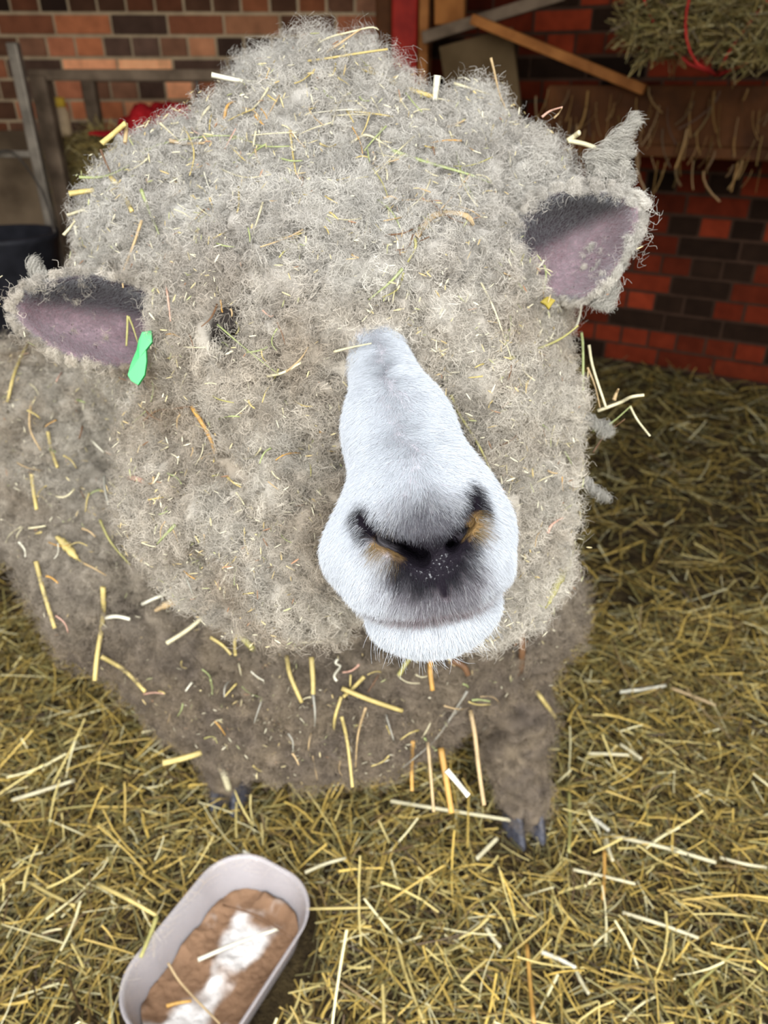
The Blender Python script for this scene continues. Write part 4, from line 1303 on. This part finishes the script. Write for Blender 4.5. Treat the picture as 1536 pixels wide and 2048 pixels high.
# ------------------------------------------------------------------ hay and straw caught in the fleece
SC = dict(pale=(.52, .46, .29), yellow=(.44, .34, .12), green=(.27, .30, .12), tan=(.40, .28, .14), brown=(.13, .065, .030), orange=(.46, .25, .06),
          pink=(.50, .29, .21), grey=(.28, .26, .21), olive=(.30, .27, .09), white=(.58, .54, .42))
def ray_dir(px, py): return norm(AX_F + (px - 768) / FPX * AX_R - (py - 1024) / FPX * AX_U)
def lay(pts, off=None, n=14):
    H = [hit(*p) for p in pts]
    ds = [None if h[0] is None else float(np.linalg.norm(h[0] - CAM)) for h in H]
    good = [i for i, d in enumerate(ds) if d is not None]
    if not good:
        c = curve_pts([CAM + ray_dir(*p) * (.700 + .004 * math.sin(i * 2.0)) for i, p in enumerate(pts)], n)
        return c
    med = max(ds[i] for i in good)
    out = []
    for i, p in enumerate(pts):
        if ds[i] is None or ds[i] < med - .12:
            j = min(good, key=lambda g: abs(g - i)); d = ds[j] if ds[j] > med - .12 else med
            q = CAM + ray_dir(*p) * d
            nn_ = H[j][1]
        else: q, nn_, d = H[i][0], H[i][1], ds[i]
        o = off if off is not None else (.009 if d < .80 else .015)
        out.append(q - ray_dir(*p) * o * .9 + nn_ * o * .25)
    c = curve_pts(out, n)
    # a stalk is stiffer than the fleece it lies on
    for _ in range(3): c[1:-1] = .5 * c[1:-1] + .25 * (c[:-2] + c[2:])
    return c
def stalk(name, c, wpx, colr, label, cat='straw', group=None, flat=.6, taper=.75, head=False, surf=False):
    n = len(c); dep = np.linalg.norm(c.mean(0) - CAM)
    r = wpx / 2 * dep / FPX
    if head:      # a plump ear of grain with a thin stem
        t = np.linspace(0, 1, n); R = r * (.25 + .9 * np.sin(np.clip(t * 1.25, 0, 1) * PI) ** .8); R[t > .8] = r * .22
        R = R * (1 + .22 * np.sin(np.arange(n) * 2.4))
    else: R = r * np.linspace(1, taper, n)
    v, f = tubes(c[None], R[None], side=norm(np.cross(norm(c[-1] - c[0]), AX_F))[None], flat=flat, nsec=6)
    col_ = np.array(SC[colr]) if isinstance(colr, str) else np.array(colr)
    tt = np.repeat(np.linspace(0, 1, n), 6)
    cc = col_[None] * (.85 + .3 * vnoise(np.stack([tt * 9 + hash(name) % 7, tt * 0 + r * 1e4, tt * 0], 1), 1.0, 5)[:, None] * .5 + .1 * tt[:, None])
    kw = 6; fl = f.tolist(); fl.append(list(range(6))[::-1]); fl.append([(n - 1) * 6 + k for k in range(6)])
    o = mesh_np(name, v, fl, M_straw, smooth=True, col={'tint': np.clip(cc, 0, 1)}, origin=c.mean(0))
    tag(o, label, cat, group)
    return o
S_ = [
 ('straw_stalk', [(425,148),(470,158),(515,165),(548,168)], 8, 'white', 'thick pale straw stalk jutting out left of the sheep\'s crown'),
 ('straw_stalk', [(617,128),(660,122),(720,112),(777,104)], 4, 'yellow', 'long thin yellow straw lying level across the top of the crown'),
 ('hay_strand', [(618,112),(648,82),(700,72),(745,58),(758,66)], 4, 'pale', 'arched pale hay stem looping over the topmost tuft of wool'),
 ('hay_strand', [(655,110),(690,86),(722,64)], 5, 'tan', 'short tan hay stem crossing under the arched stem on the crown'),
 ('straw_stalk', [(690,92),(706,130),(735,148),(770,160)], 4, 'yellow', 'bent yellow straw below the topmost wool tuft'),
 ('straw_stalk', [(735,142),(780,164),(830,187),(870,200)], 8, 'yellow', 'thick yellow straw stalk sloping down right of the crown tufts'),
 ('straw_stalk', [(873,155),(870,180),(867,205)], 11, 'white', 'short stout white straw standing upright on the crown\'s right slope'),
 ('hay_strand', [(909,169),(945,180),(976,191)], 5, 'pale', 'pale hay stem lying flat near the right crown edge'),
 ('hay_strand', [(980,119),(988,150),(996,190),(1004,206),(1010,222)], 4, 'tan', 'thin tan hay stem standing up above the right crown edge'),
 ('hay_strand', [(1003,205),(985,225),(965,237)], 5, 'pale', 'curved pale hay stem at the foot of the thin upright stem'),
 ('hay_strand', [(893,258),(915,252),(932,244)], 5, 'tan', 'short tan hay stem on the right of the crown'),
 ('hay_strand', [(1084,234),(1100,222),(1125,214)], 4, 'pink', 'pinkish hay stem sticking out of the head\'s upper right edge'),
 ('hay_strand', [(1108,236),(1118,226),(1124,216)], 3, 'tan', 'tiny tan hay stem beside the pinkish one'),
 ('straw_stalk', [(1136,282),(1148,273),(1159,265)], 9, 'pale', 'stubby pale straw poking up just left of the right ear'),
 ('straw_stalk', [(1137,281),(1170,288),(1206,302)], 8, 'pale', 'pale green-white straw running from the stub towards the right ear'),
 ('grass_strand', [(780,303),(830,320),(880,335),(935,350),(980,362)], 7, 'green', 'long green grass stem lying across the upper forehead'),
 ('grass_strand', [(700,290),(728,268),(760,285),(785,302)], 5, 'pale', 'pale grass blade leading up to the long green stem'),
 ('straw_stalk', [(203,287),(226,268),(251,246)], 9, 'yellow', 'thick yellow straw sticking out above the sheep\'s left back edge'),
 ('straw_stalk', [(251,246),(252,264),(250,285)], 7, 'tan', 'tan straw folded down from the thick yellow one on the left'),
 ('straw_stalk', [(392,264),(405,238),(421,211)], 5, 'pale', 'slim yellow straw standing up left of the crown'),
 ('hay_strand', [(449,240),(456,215),(468,206)], 6, 'orange', 'frayed orange hay wisp at the left foot of the crown'),
 ('hay_strand', [(321,251),(340,268),(362,282)], 4, 'pale', 'short pale hay stem on the upper left slope of the fleece'),
 ('hay_strand', [(340,284),(375,287),(412,288)], 7, 'tan', 'flat tan hay leaf lying level on the upper left slope'),
 ('hay_strand', [(288,312),(320,292),(352,282),(420,275),(480,273)], 4, 'green', 'long pale green hay stem curving along the upper left slope'),
 ('straw_stalk', [(221,352),(240,385),(266,424)], 8, 'yellow', 'thick yellow-green straw slanting down on the left shoulder of fleece'),
 ('hay_strand', [(200,300),(210,325),(222,350)], 4, 'brown', 'brown hay stem leading into the thick yellow-green straw'),
 ('hay_strand', [(163,355),(215,354),(260,336)], 5, 'green', 'thin green hay stem on the far upper left of the fleece'),
 ('straw_stalk', [(142,387),(168,383),(192,380)], 9, 'yellow', 'stout yellow straw end near the fleece\'s far left edge'),
 ('hay_strand', [(137,427),(185,412),(220,405),(240,388)], 5, 'pale', 'pale curved hay stem above the left ear'),
 ('hay_strand', [(285,384),(300,425),(321,464)], 6, 'green', 'pale green hay stem slanting down right of the thick straw'),
 ('hay_strand', [(155,450),(160,472),(171,488)], 5, 'white', 'small white hay stem just above the left ear'),
 ('hay_strand', [(127,470),(140,455),(150,442)], 5, 'pale', 'short pale hay stem near the left ear\'s upper edge'),
 ('hay_strand', [(286,440),(268,500),(250,545),(246,572)], 5, 'tan', 'long tan hay stem hanging beside the left ear'),
 ('dry_leaf', [(833,470),(850,442),(870,430),(905,428),(935,433),(945,452)], 11, 'tan', 'curled brown dry leaf on the right of the forehead'),
 ('hay_strand', [(738,475),(775,468),(810,468),(845,447)], 4, 'brown', 'brown twiggy stem leading left from the curled leaf'),
 ('hay_strand', [(826,470),(818,495),(790,500)], 3, 'brown', 'thin dark stem below the curled leaf'),
 ('grass_strand', [(802,538),(778,565),(733,598)], 6, 'green', 'green grass sprig just above the top of the white nose'),
 ('grass_strand', [(805,548),(790,580),(765,592)], 4, 'olive', 'olive grass blade beside the green sprig above the nose'),
 ('grass_strand', [(830,478),(832,500),(815,525)], 6, 'olive', 'dark olive grass knot below the curled leaf'),
 ('hay_strand', [(965,565),(985,620),(1020,720)], 4, 'pale', 'long pale hay stem hanging down the right cheek'),
 ('grass_strand', [(1015,718),(1070,700),(1120,680),(1155,652)], 6, 'olive', 'long olive grass stem crossing the right cheek'),
 ('hay_strand', [(1150,655),(1157,640),(1162,608),(1148,603)], 5, 'white', 'hooked white hay stem below the right ear'),
 ('straw_stalk', [(1163,665),(1166,700),(1166,790)], 5, 'green', 'upright pale green straw at the right cheek\'s edge'),
 ('straw_stalk', [(1178,690),(1186,735),(1212,815)], 5, 'pale', 'long pale straw hanging off the right cheek\'s edge'),
 ('hay_strand', [(1175,735),(1190,772),(1200,815)], 4, 'tan', 'tan hay stem beside the long pale straw on the right edge'),
 ('straw_stalk', [(1195,822),(1240,805),(1262,794),(1288,790)], 6, 'pale', 'pale straw sticking out far to the right of the cheek'),
 ('straw_stalk', [(1260,812),(1275,840),(1300,872)], 4, 'pale', 'thin pale straw bent down at the far right tip'),
 ('hay_strand', [(1185,862),(1222,846),(1262,812)], 4, 'green', 'green-grey hay stem below the far right straw'),
 ('hay_strand', [(1186,905),(1210,870),(1250,838)], 3, 'brown', 'thin brown stem under the straws at the right edge'),
 ('hay_strand', [(1228,800),(1233,786),(1237,778)], 7, 'tan', 'tiny tan stub on the far right straws'),
 ('grass_strand', [(903,785),(918,830),(950,880),(980,935),(1001,990)], 6, 'olive', 'long green grass stem lying across the right of the white muzzle'),
 ('twig', [(290,842),(315,824),(340,820),(380,811)], 4, 'brown', 'thin dark bent twig on the left cheek'),
 ('straw_stalk', [(382,812),(398,840),(415,870),(436,905)], 8, 'orange', 'orange-brown stalk hanging from the dark twig on the left cheek'),
 ('straw_stalk', [(257,630),(256,662),(254,695)], 4, 'olive', 'thin olive straw in front of the left ear'),
 ('hay_strand', [(259,632),(268,655),(278,688)], 4, 'olive', 'thin olive stem touching the green ear tag'),
 ('straw_stalk', [(262,956),(276,962),(290,969)], 10, 'pink', 'short pinkish straw stub on the lower left cheek'),
 ('hay_strand', [(315,560),(311,590),(308,622)], 5, 'pale', 'upright pale hay stem right of the left ear'),
 ('hay_strand', [(328,545),(340,590),(346,642)], 5, 'pink', 'pink-brown hay stem between the left ear and the dark eye hollow'),
 ('hay_strand', [(432,610),(420,640),(405,655)], 4, 'brown', 'brown stem left of the dark eye hollow'),
 ('hay_strand', [(640,858),(655,870)], 4, 'orange', 'orange fleck of stem left of the nose bridge'),
 ('straw_stalk', [(530,752),(570,745),(600,728)], 5, 'pale', 'pale straw lying level on the cheek left of the nose'),
 ('hay_strand', [(575,745),(600,720),(618,695)], 4, 'tan', 'tan stem crossing the pale straw left of the nose'),
 ('hay_strand', [(668,700),(700,697),(745,692)], 5, 'pale', 'pale hay stem reaching onto the top of the nose bridge'),
 ('hay_strand', [(430,650),(500,700),(560,748)], 3, 'green', 'faint green stem below the dark eye hollow'),
 ('straw_stalk', [(66,952),(68,985),(75,1020)], 7, 'yellow', 'yellow straw on the far left flank'),
 ('straw_stalk', [(78,1122),(92,1180),(113,1252)], 8, 'yellow', 'long yellow straw hanging at the lower left flank edge'),
 ('grain_spike', [(108,1073),(128,1092),(150,1108),(165,1120)], 15, 'yellow', 'plump yellow ear of grain on the left flank'),
 ('hay_strand', [(165,1120),(190,1135),(212,1148)], 4, 'tan', 'thin tan stem running on from the plump yellow ear'),
 ('straw_stalk', [(207,1172),(203,1240),(199,1300),(194,1358)], 9, 'yellow', 'long upright yellow straw on the lower left of the chest'),
 ('straw_stalk', [(206,1308),(245,1338),(290,1378)], 8, 'yellow', 'yellow straw slanting down right of the long upright one'),
 ('straw_stalk', [(206,1232),(235,1237),(262,1240)], 7, 'white', 'level white straw on the lower left of the chest'),
 ('straw_stalk', [(288,1206),(312,1195),(340,1184)], 6, 'white', 'slanting white straw in the crease under the left cheek'),
 ('grain_spike', [(312,1216),(335,1208),(355,1200),(372,1196)], 14, 'tan', 'fuzzy tan seed head under the left cheek'),
 ('straw_stalk', [(334,1284),(375,1262),(412,1234)], 8, 'pale', 'pale yellow straw slanting under the left cheek'),
 ('straw_stalk', [(423,1273),(445,1290),(466,1306)], 6, 'yellow', 'yellow straw sloping down below the cheek centre'),
 ('straw_stalk', [(471,1268),(473,1290),(475,1311)], 6, 'yellow', 'short upright yellow straw next to the sloping one below the cheek'),
 ('straw_stalk', [(478,1256),(490,1282),(506,1306)], 12, 'olive', 'wide olive straw under the left cheek'),
 ('hay_strand', [(205,1042),(225,1085),(262,1134)], 5, 'olive', 'olive grass stem on the left shoulder'),
 ('hay_strand', [(298,1050),(296,1095),(280,1128)], 5, 'orange', 'orange stem hanging in the crease left of the cheek'),
 ('hay_strand', [(355,1050),(335,1068),(316,1084)], 7, 'green', 'grey-green leaf in the crease left of the cheek'),
 ('straw_stalk', [(203,950),(209,975),(215,1010)], 5, 'grey', 'grey straw on the left shoulder'),
 ('straw_stalk', [(57,690),(35,745),(20,800)], 6, 'yellow', 'yellow straw below the left ear at the picture\'s left side'),
 ('hay_strand', [(60,800),(60,850),(80,905)], 5, 'tan', 'tan stem on the flank below the left ear'),
 ('straw_stalk', [(95,865),(102,895),(115,930)], 6, 'yellow', 'short yellow straw on the flank below the left ear'),
 ('straw_stalk', [(605,1282),(650,1275),(692,1264)], 6, 'pale', 'pale straw lying level under the chin\'s left'),
 ('straw_stalk', [(568,1313),(582,1355),(598,1402)], 8, 'yellow', 'yellow-green straw hanging on the chest left of the chin'),
 ('straw_stalk', [(621,1312),(624,1360),(626,1385)], 9, 'yellow', 'thick yellow straw hanging straight down left of the chin'),
 ('hay_strand', [(626,1385),(628,1425),(627,1462)], 5, 'grey', 'grey stem continuing below the thick hanging straw'),
 ('straw_stalk', [(682,1379),(740,1400),(802,1427)], 9, 'yellow', 'thick bright yellow straw slanting across the chest below the chin'),
 ('straw_stalk', [(730,1350),(705,1372),(684,1392)], 7, 'yellow', 'yellow straw crossing the thick slanting one below the chin'),
 ('straw_stalk', [(680,1392),(672,1430),(666,1465)], 6, 'yellow', 'short yellow straw hanging from the crossing on the chest'),
 ('straw_stalk', [(683,1430),(690,1485),(700,1575)], 6, 'yellow', 'long yellow straw hanging down the middle of the chest'),
 ('hay_strand', [(732,1412),(718,1465),(710,1530)], 5, 'tan', 'tan stem hanging on the chest right of the middle'),
 ('straw_stalk', [(833,1300),(815,1325),(800,1352)], 9, 'olive', 'olive straw hanging just below the chin'),
 ('straw_stalk', [(862,1298),(860,1340),(861,1378)], 9, 'orange', 'orange-yellow straw hanging below the chin\'s right'),
 ('straw_stalk', [(870,1298),(888,1306),(904,1316)], 6, 'pale', 'small pale straw at the chin\'s lower right'),
 ('curled_husk', [(678,1320),(670,1332),(684,1336),(668,1350),(676,1362)], 5, 'white', 'twisted white husk hanging left of the chin'),
 ('straw_stalk', [(1058,1360),(1080,1395),(1107,1436)], 8, 'yellow', 'yellow straw on the chest\'s right edge above the leg'),
 ('straw_stalk', [(935,1422),(945,1470),(952,1540),(963,1612)], 8, 'tan', 'long tan straw hanging down beside the right foreleg'),
 ('straw_stalk', [(880,1495),(890,1550),(902,1625)], 11, 'orange', 'thick orange straw hanging under the belly'),
 ('straw_stalk', [(893,1540),(912,1562),(937,1592)], 11, 'white', 'stout white straw leaning off the thick orange one under the belly'),
 ('straw_stalk', [(820,1480),(822,1530),(823,1580)], 7, 'orange', 'upright orange straw under the chest'),
 ('straw_stalk', [(850,1480),(856,1545),(862,1620)], 6, 'tan', 'tan straw hanging under the chest beside the orange ones'),
 ('straw_stalk', [(329,1523),(368,1514),(407,1502)], 11, 'yellow', 'thick yellow straw at the chest\'s lower left hem'),
 ('straw_stalk', [(435,1510),(448,1540),(461,1577)], 12, 'pale', 'thick pale straw hanging at the chest\'s lower left hem'),
 ('hay_strand', [(930,1380),(905,1430),(870,1475),(800,1535)], 5, 'grey', 'long curved grey-green stem on the chest below the chin'),
 ('hay_strand', [(1110,1290),(1060,1340),(1020,1400),(970,1460)], 4, 'grey', 'long grey stem on the chest right of the chin'),
 ('grain_spike', [(1142,1100),(1128,1135),(1110,1170),(1092,1208),(1086,1216)], 15, 'olive', 'green-yellow ear of grain right of the muzzle'),
 ('twig', [(1036,1222),(1042,1260),(1046,1300),(1044,1345)], 13, 'brown', 'rough brown twig hanging right of the chin'),
 ('twig', [(905,1316),(925,1330),(938,1345)], 12, 'brown', 'short dark twig below the chin'),
 ('hay_strand', [(1072,968),(1085,960),(1105,950)], 4, 'pale', 'pale stem right of the muzzle'),
 ('hay_strand', [(1045,1120),(1060,1112),(1078,1108)], 4, 'pale', 'pale stem touching the muzzle\'s right side'),
 ('hay_strand', [(1090,1068),(1105,1052),(1122,1038)], 6, 'pink', 'pinkish dry leaf on the lower right cheek'),
]
for nm, pts, wpx, cl, lb in S_:
    c = lay(pts, n=16 if nm == 'grain_spike' else 12)
    if c is None: continue
    cat = {'straw_stalk': 'straw', 'hay_strand': 'hay', 'grass_strand': 'grass', 'dry_leaf': 'leaf', 'twig': 'twig', 'grain_spike': 'seed head', 'curled_husk': 'husk'}[nm]
    stalk(nm, c, wpx * (1.15 if nm != 'grain_spike' else 1.0), cl, lb, cat, head=(nm == 'grain_spike'), flat={'dry_leaf': .15, 'grass_strand': .5, 'grain_spike': .9}.get(nm, .65), taper=.45 if nm in ('grass_strand', 'hay_strand') else .85)

# smaller scattered stems: copies that nothing tells apart, grouped by where they sit
def in_ell(cx, cy, rx, ry, k):
    a = rng.random(k) * 2 * PI; r = np.sqrt(rng.random(k)); return np.stack([cx + rx * r * np.cos(a), cy + ry * r * np.sin(a)], 1)
REG = [(in_ell(640, 300, 390, 190, 70), 'long fine hay stem lying over the wool of the crown', 'long hay stems on the crown'),
       (in_ell(640, 330, 380, 190, 95), 'thin hay stem caught in the wool of the crown', 'thin hay stems on the crown'),
       (in_ell(420, 900, 210, 330, 80), 'thin hay stem caught in the wool of the left cheek', 'thin hay stems on the left cheek'),
       (in_ell(1050, 800, 100, 300, 45), 'thin hay stem caught in the wool of the right cheek', 'thin hay stems on the right cheek'),
       (in_ell(640, 1410, 380, 130, 50), 'thin hay stem caught in the wool of the chest', 'thin hay stems on the chest'),
       (in_ell(110, 1000, 110, 250, 30), 'thin hay stem caught in the wool of the left flank', 'thin hay stems on the left flank')]
names_c = list(SC.keys()); pr_ = np.array([.26, .18, .12, .14, .06, .06, .03, .06, .06, .03]); pr_ /= pr_.sum()
for P2, lb, gp in REG:
    for p in P2:
        a = rng.random() * PI; L = rng.uniform(45, 105) if 'long' in lb else rng.uniform(14, 46); b = rng.normal(0, .25)
        d2 = np.array([math.cos(a), math.sin(a)]); s2 = np.array([-d2[1], d2[0]])
        pts = [p - d2 * L / 2, p + s2 * L * b * .4, p + d2 * L / 2]
        h = [hit(*q) for q in pts]
        if any(x[0] is None for x in h): continue
        q0 = (h[1][0] - CAM) @ BAS.T
        if d_face(q0[None])[0] < .006 or np.ptp([np.linalg.norm(x[0] - CAM) for x in h]) > .05: continue
        c = lay(pts, n=7)
        stalk('hay_strand', c, rng.uniform(2.2, 4.6), names_c[rng.choice(len(names_c), p=pr_)], lb, 'hay', gp, taper=.6)
# chaff: flecks nobody could count
nC = 6000
R0c, nc, _, _, _ = sample(w_head * (.25 + .75 * sstep(.1, .5, fbm(V, 12, 2, 55) + .35)), nC)
dC = perp(nc); dC = norm(dC + .35 * rng.normal(size=dC.shape)); Lc = rng.uniform(.002, .008, nC)
ctr_ = R0c + nc * rng.uniform(.006, .016, (nC, 1))
t = np.linspace(-.5, .5, 3)
C = ctr_[:, None, :] + dC[:, None, :] * (t[None, :, None] * Lc[:, None, None]) 
rC = rng.uniform(.0003, .00075, nC)
R = rC[:, None] * np.array([[.5, 1, .45]])
v, f = tubes(C, R, flat=.5)
palc = np.array([[.56, .51, .36], [.50, .42, .22], [.48, .36, .16], [.34, .34, .16], [.28, .15, .08]])
cc = palc[rng.choice(5, nC, p=[.42, .24, .14, .12, .08])] * rng.uniform(.8, 1.15, (nC, 1))
o = mesh_np('hay_chaff', v, f, M_straw, smooth=False, col={'tint': np.repeat(cc, 12, 0)}, origin=ctr_.mean(0))
tag(o, 'tiny pale hay chaff and seed flecks sprinkled through the head wool', 'chaff', kind='stuff')

# ------------------------------------------------------------------ straws that stand out on the floor and in the tub
def lay_floor(pts, z=.034, zs=None):
    out = []
    for i, p in enumerate(pts):
        q = floor_pt(p[0], p[1], z); zz = float(bed(q[0], q[1])) + z if zs is None else zs[i]
        out.append(floor_pt(p[0], p[1], zz))
    return curve_pts(out, 10)
FL = [
 ([(781,1602),(880,1618),(1038,1643)], 10, 'pale', 'long pale straw lying on the bedding below the chest'),
 ([(1181,1633),(1199,1646),(1218,1661)], 11, 'white', 'short whitish straw right of the foreleg'),
 ([(1222,1671),(1320,1693),(1432,1725)], 10, 'pale', 'long pale straw lying to the right of the hoof'),
 ([(1212,1672),(1218,1700),(1226,1722)], 9, 'pale', 'bent pale green straw right of the hoof'),
 ([(1209,1700),(1209,1750),(1206,1800)], 10, 'orange', 'upright orange straw right of the hoof'),
 ([(1146,1739),(1205,1752),(1271,1768)], 8, 'pale', 'pale straw lying just below the orange one'),
 ([(1245,1825),(1320,1848),(1397,1876)], 9, 'pale', 'long pale straw in the lower right bedding'),
 ([(1083,1904),(1118,1918),(1152,1936)], 11, 'white', 'thick white straw in the lower right bedding'),
 ([(1151,1938),(1162,1962),(1178,1988)], 9, 'pale', 'pale straw end below the thick white one'),
 ([(972,1855),(985,1875),(1001,1895)], 10, 'pale', 'short pale straw in the bedding below the leg'),
 ([(787,1860),(812,1950),(848,2046)], 8, 'yellow', 'long yellow straw running down to the bottom edge'),
 ([(923,1966),(950,1940),(979,1915)], 8, 'yellow', 'yellow straw slanting in the lower middle bedding'),
 ([(765,1964),(767,2005),(768,2046)], 9, 'yellow', 'upright yellow straw at the bottom edge'),
 ([(1054,1888),(1060,1965),(1068,2046)], 10, 'orange', 'long orange-yellow straw near the bottom edge'),
 ([(1369,1988),(1420,1945),(1474,1900)], 7, 'olive', 'long olive straw in the bottom right corner'),
 ([(953,1718),(973,1698),(995,1676)], 12, 'pale', 'stout pale straw lying in front of the hoof'),
 ([(1240,1384),(1290,1378),(1332,1371)], 9, 'white', 'whitish straw on the floor far right of the chest'),
 ([(1342,1376),(1385,1392),(1432,1411)], 8, 'tan', 'tan straw sloping beside the whitish floor straw'),
 ([(1175,1507),(1215,1508),(1258,1510)], 9, 'pale', 'level pale straw right of the foreleg knee'),
 ([(1240,1488),(1262,1503),(1283,1518)], 9, 'pale', 'pale straw angled beside the level one right of the foreleg'),
 ([(1440,1715),(1490,1728),(1534,1735)], 8, 'pale', 'pale straw at the right edge of the bedding'),
 ([(1138,1580),(1140,1640),(1138,1705)], 9, 'olive', 'upright olive straw right of the hoof'),
 ([(60,1765),(100,1788),(150,1812)], 9, 'yellow', 'yellow straw left of the tub'),
 ([(25,1600),(90,1580),(150,1560)], 10, 'pale', 'whitish speckled straw low on the left bedding'),
 ([(610,1745),(650,1728),(692,1716)], 9, 'pale', 'pale straw slanting up right of the tub'),
 ([(612,1818),(660,1817),(745,1815)], 7, 'yellow', 'long level yellow straw right of the tub'),
 ([(486,1702),(500,1710),(515,1722)], 10, 'white', 'white straw stub touching the tub\'s top rim'),
]
for pts, wpx, cl, lb in FL:
    stalk('straw_stalk', lay_floor(pts, .028), wpx * .75, tuple(np.array(SC[cl]) * .85), lb, 'straw', flat=.6, taper=.9)
rim = TZ + TUB_H
stalk('straw_stalk', lay_floor([(195,1768),(255,1798),(314,1832)], zs=[.06, .085, rim + .012]), 9, 'yellow', 'yellow straw arching onto the tub\'s left rim', 'straw')
stalk('straw_stalk', lay_floor([(314,1832),(300,1870),(281,1915)], zs=[rim + .012, rim + .008, rim + .003]), 8, 'olive', 'folded olive end of straw lying along the tub\'s left rim', 'straw')
zi = TZ + .030
stalk('straw_stalk', lay_floor([(396,1920),(470,1888),(556,1858)], zs=[zi, zi + .004, zi + .014]), 8, 'white', 'white straw lying inside the tub on the powder', 'straw')
stalk('hay_strand', lay_floor([(336,1926),(365,1970),(440,2048)], zs=[zi + .02, zi + .002, zi]), 5, 'tan', 'thin tan stem curving down inside the tub', 'hay')
stalk('straw_stalk', lay_floor([(333,2012),(356,2006),(383,2002)], zs=[zi, zi, zi]), 7, 'orange', 'short orange straw inside the tub near the bottom edge', 'straw')
stalk('hay_strand', lay_floor([(446,1810),(515,1832),(584,1876)], zs=[zi, zi + .01, zi + .03]), 4, 'brown', 'thin dark stem inside the tub\'s far end', 'hay')
# ------------------------------------------------------------------ daylight through the doorway behind the viewer
wd_ = bpy.data.worlds.new('sky'); scn.world = wd_; wd_.use_nodes = True
nt = wd_.node_tree; bg = nt.nodes['Background']
tc = N(nt, 'ShaderNodeTexCoord'); sx = N(nt, 'ShaderNodeSeparateXYZ'); nt.links.new(tc.outputs['Generated'], sx.inputs[0])
cr = N(nt, 'ShaderNodeValToRGB'); nt.links.new(sx.outputs['Z'], cr.inputs[0])
cr.color_ramp.elements[0].position = 0.02; cr.color_ramp.elements[0].color = (.42, .41, .38, 1)
cr.color_ramp.elements[1].position = .60; cr.color_ramp.elements[1].color = (1.0, 1.04, 1.08, 1)
nt.links.new(cr.outputs[0], bg.inputs[0]); bg.inputs[1].default_value = 10.0
# portal in the doorway so the daylight is sampled well
pl = bpy.data.lights.new('doorway_portal', 'AREA'); pl.shape = 'RECTANGLE'; pl.size = DX1 - DX0; pl.size_y = DZ
pl.cycles.is_portal = True
po = bpy.data.objects.new('doorway_portal', pl); COL.objects.link(po)
po.location = ((DX0 + DX1) / 2, FY - .02, DZ / 2); po.rotation_euler = (math.radians(90), 0, 0)   # emits towards +y
scn.view_settings.view_transform = 'Standard'; scn.view_settings.look = 'None'
scn.view_settings.exposure = 0.0; scn.view_settings.gamma = 1.0; scn.view_settings.use_curve_mapping = False
scn.cycles.max_bounces = 6; scn.cycles.diffuse_bounces = 4; scn.cycles.glossy_bounces = 3; scn.cycles.transmission_bounces = 5; scn.cycles.transparent_max_bounces = 12
scn.cycles.caustics_reflective = False; scn.cycles.caustics_refractive = False
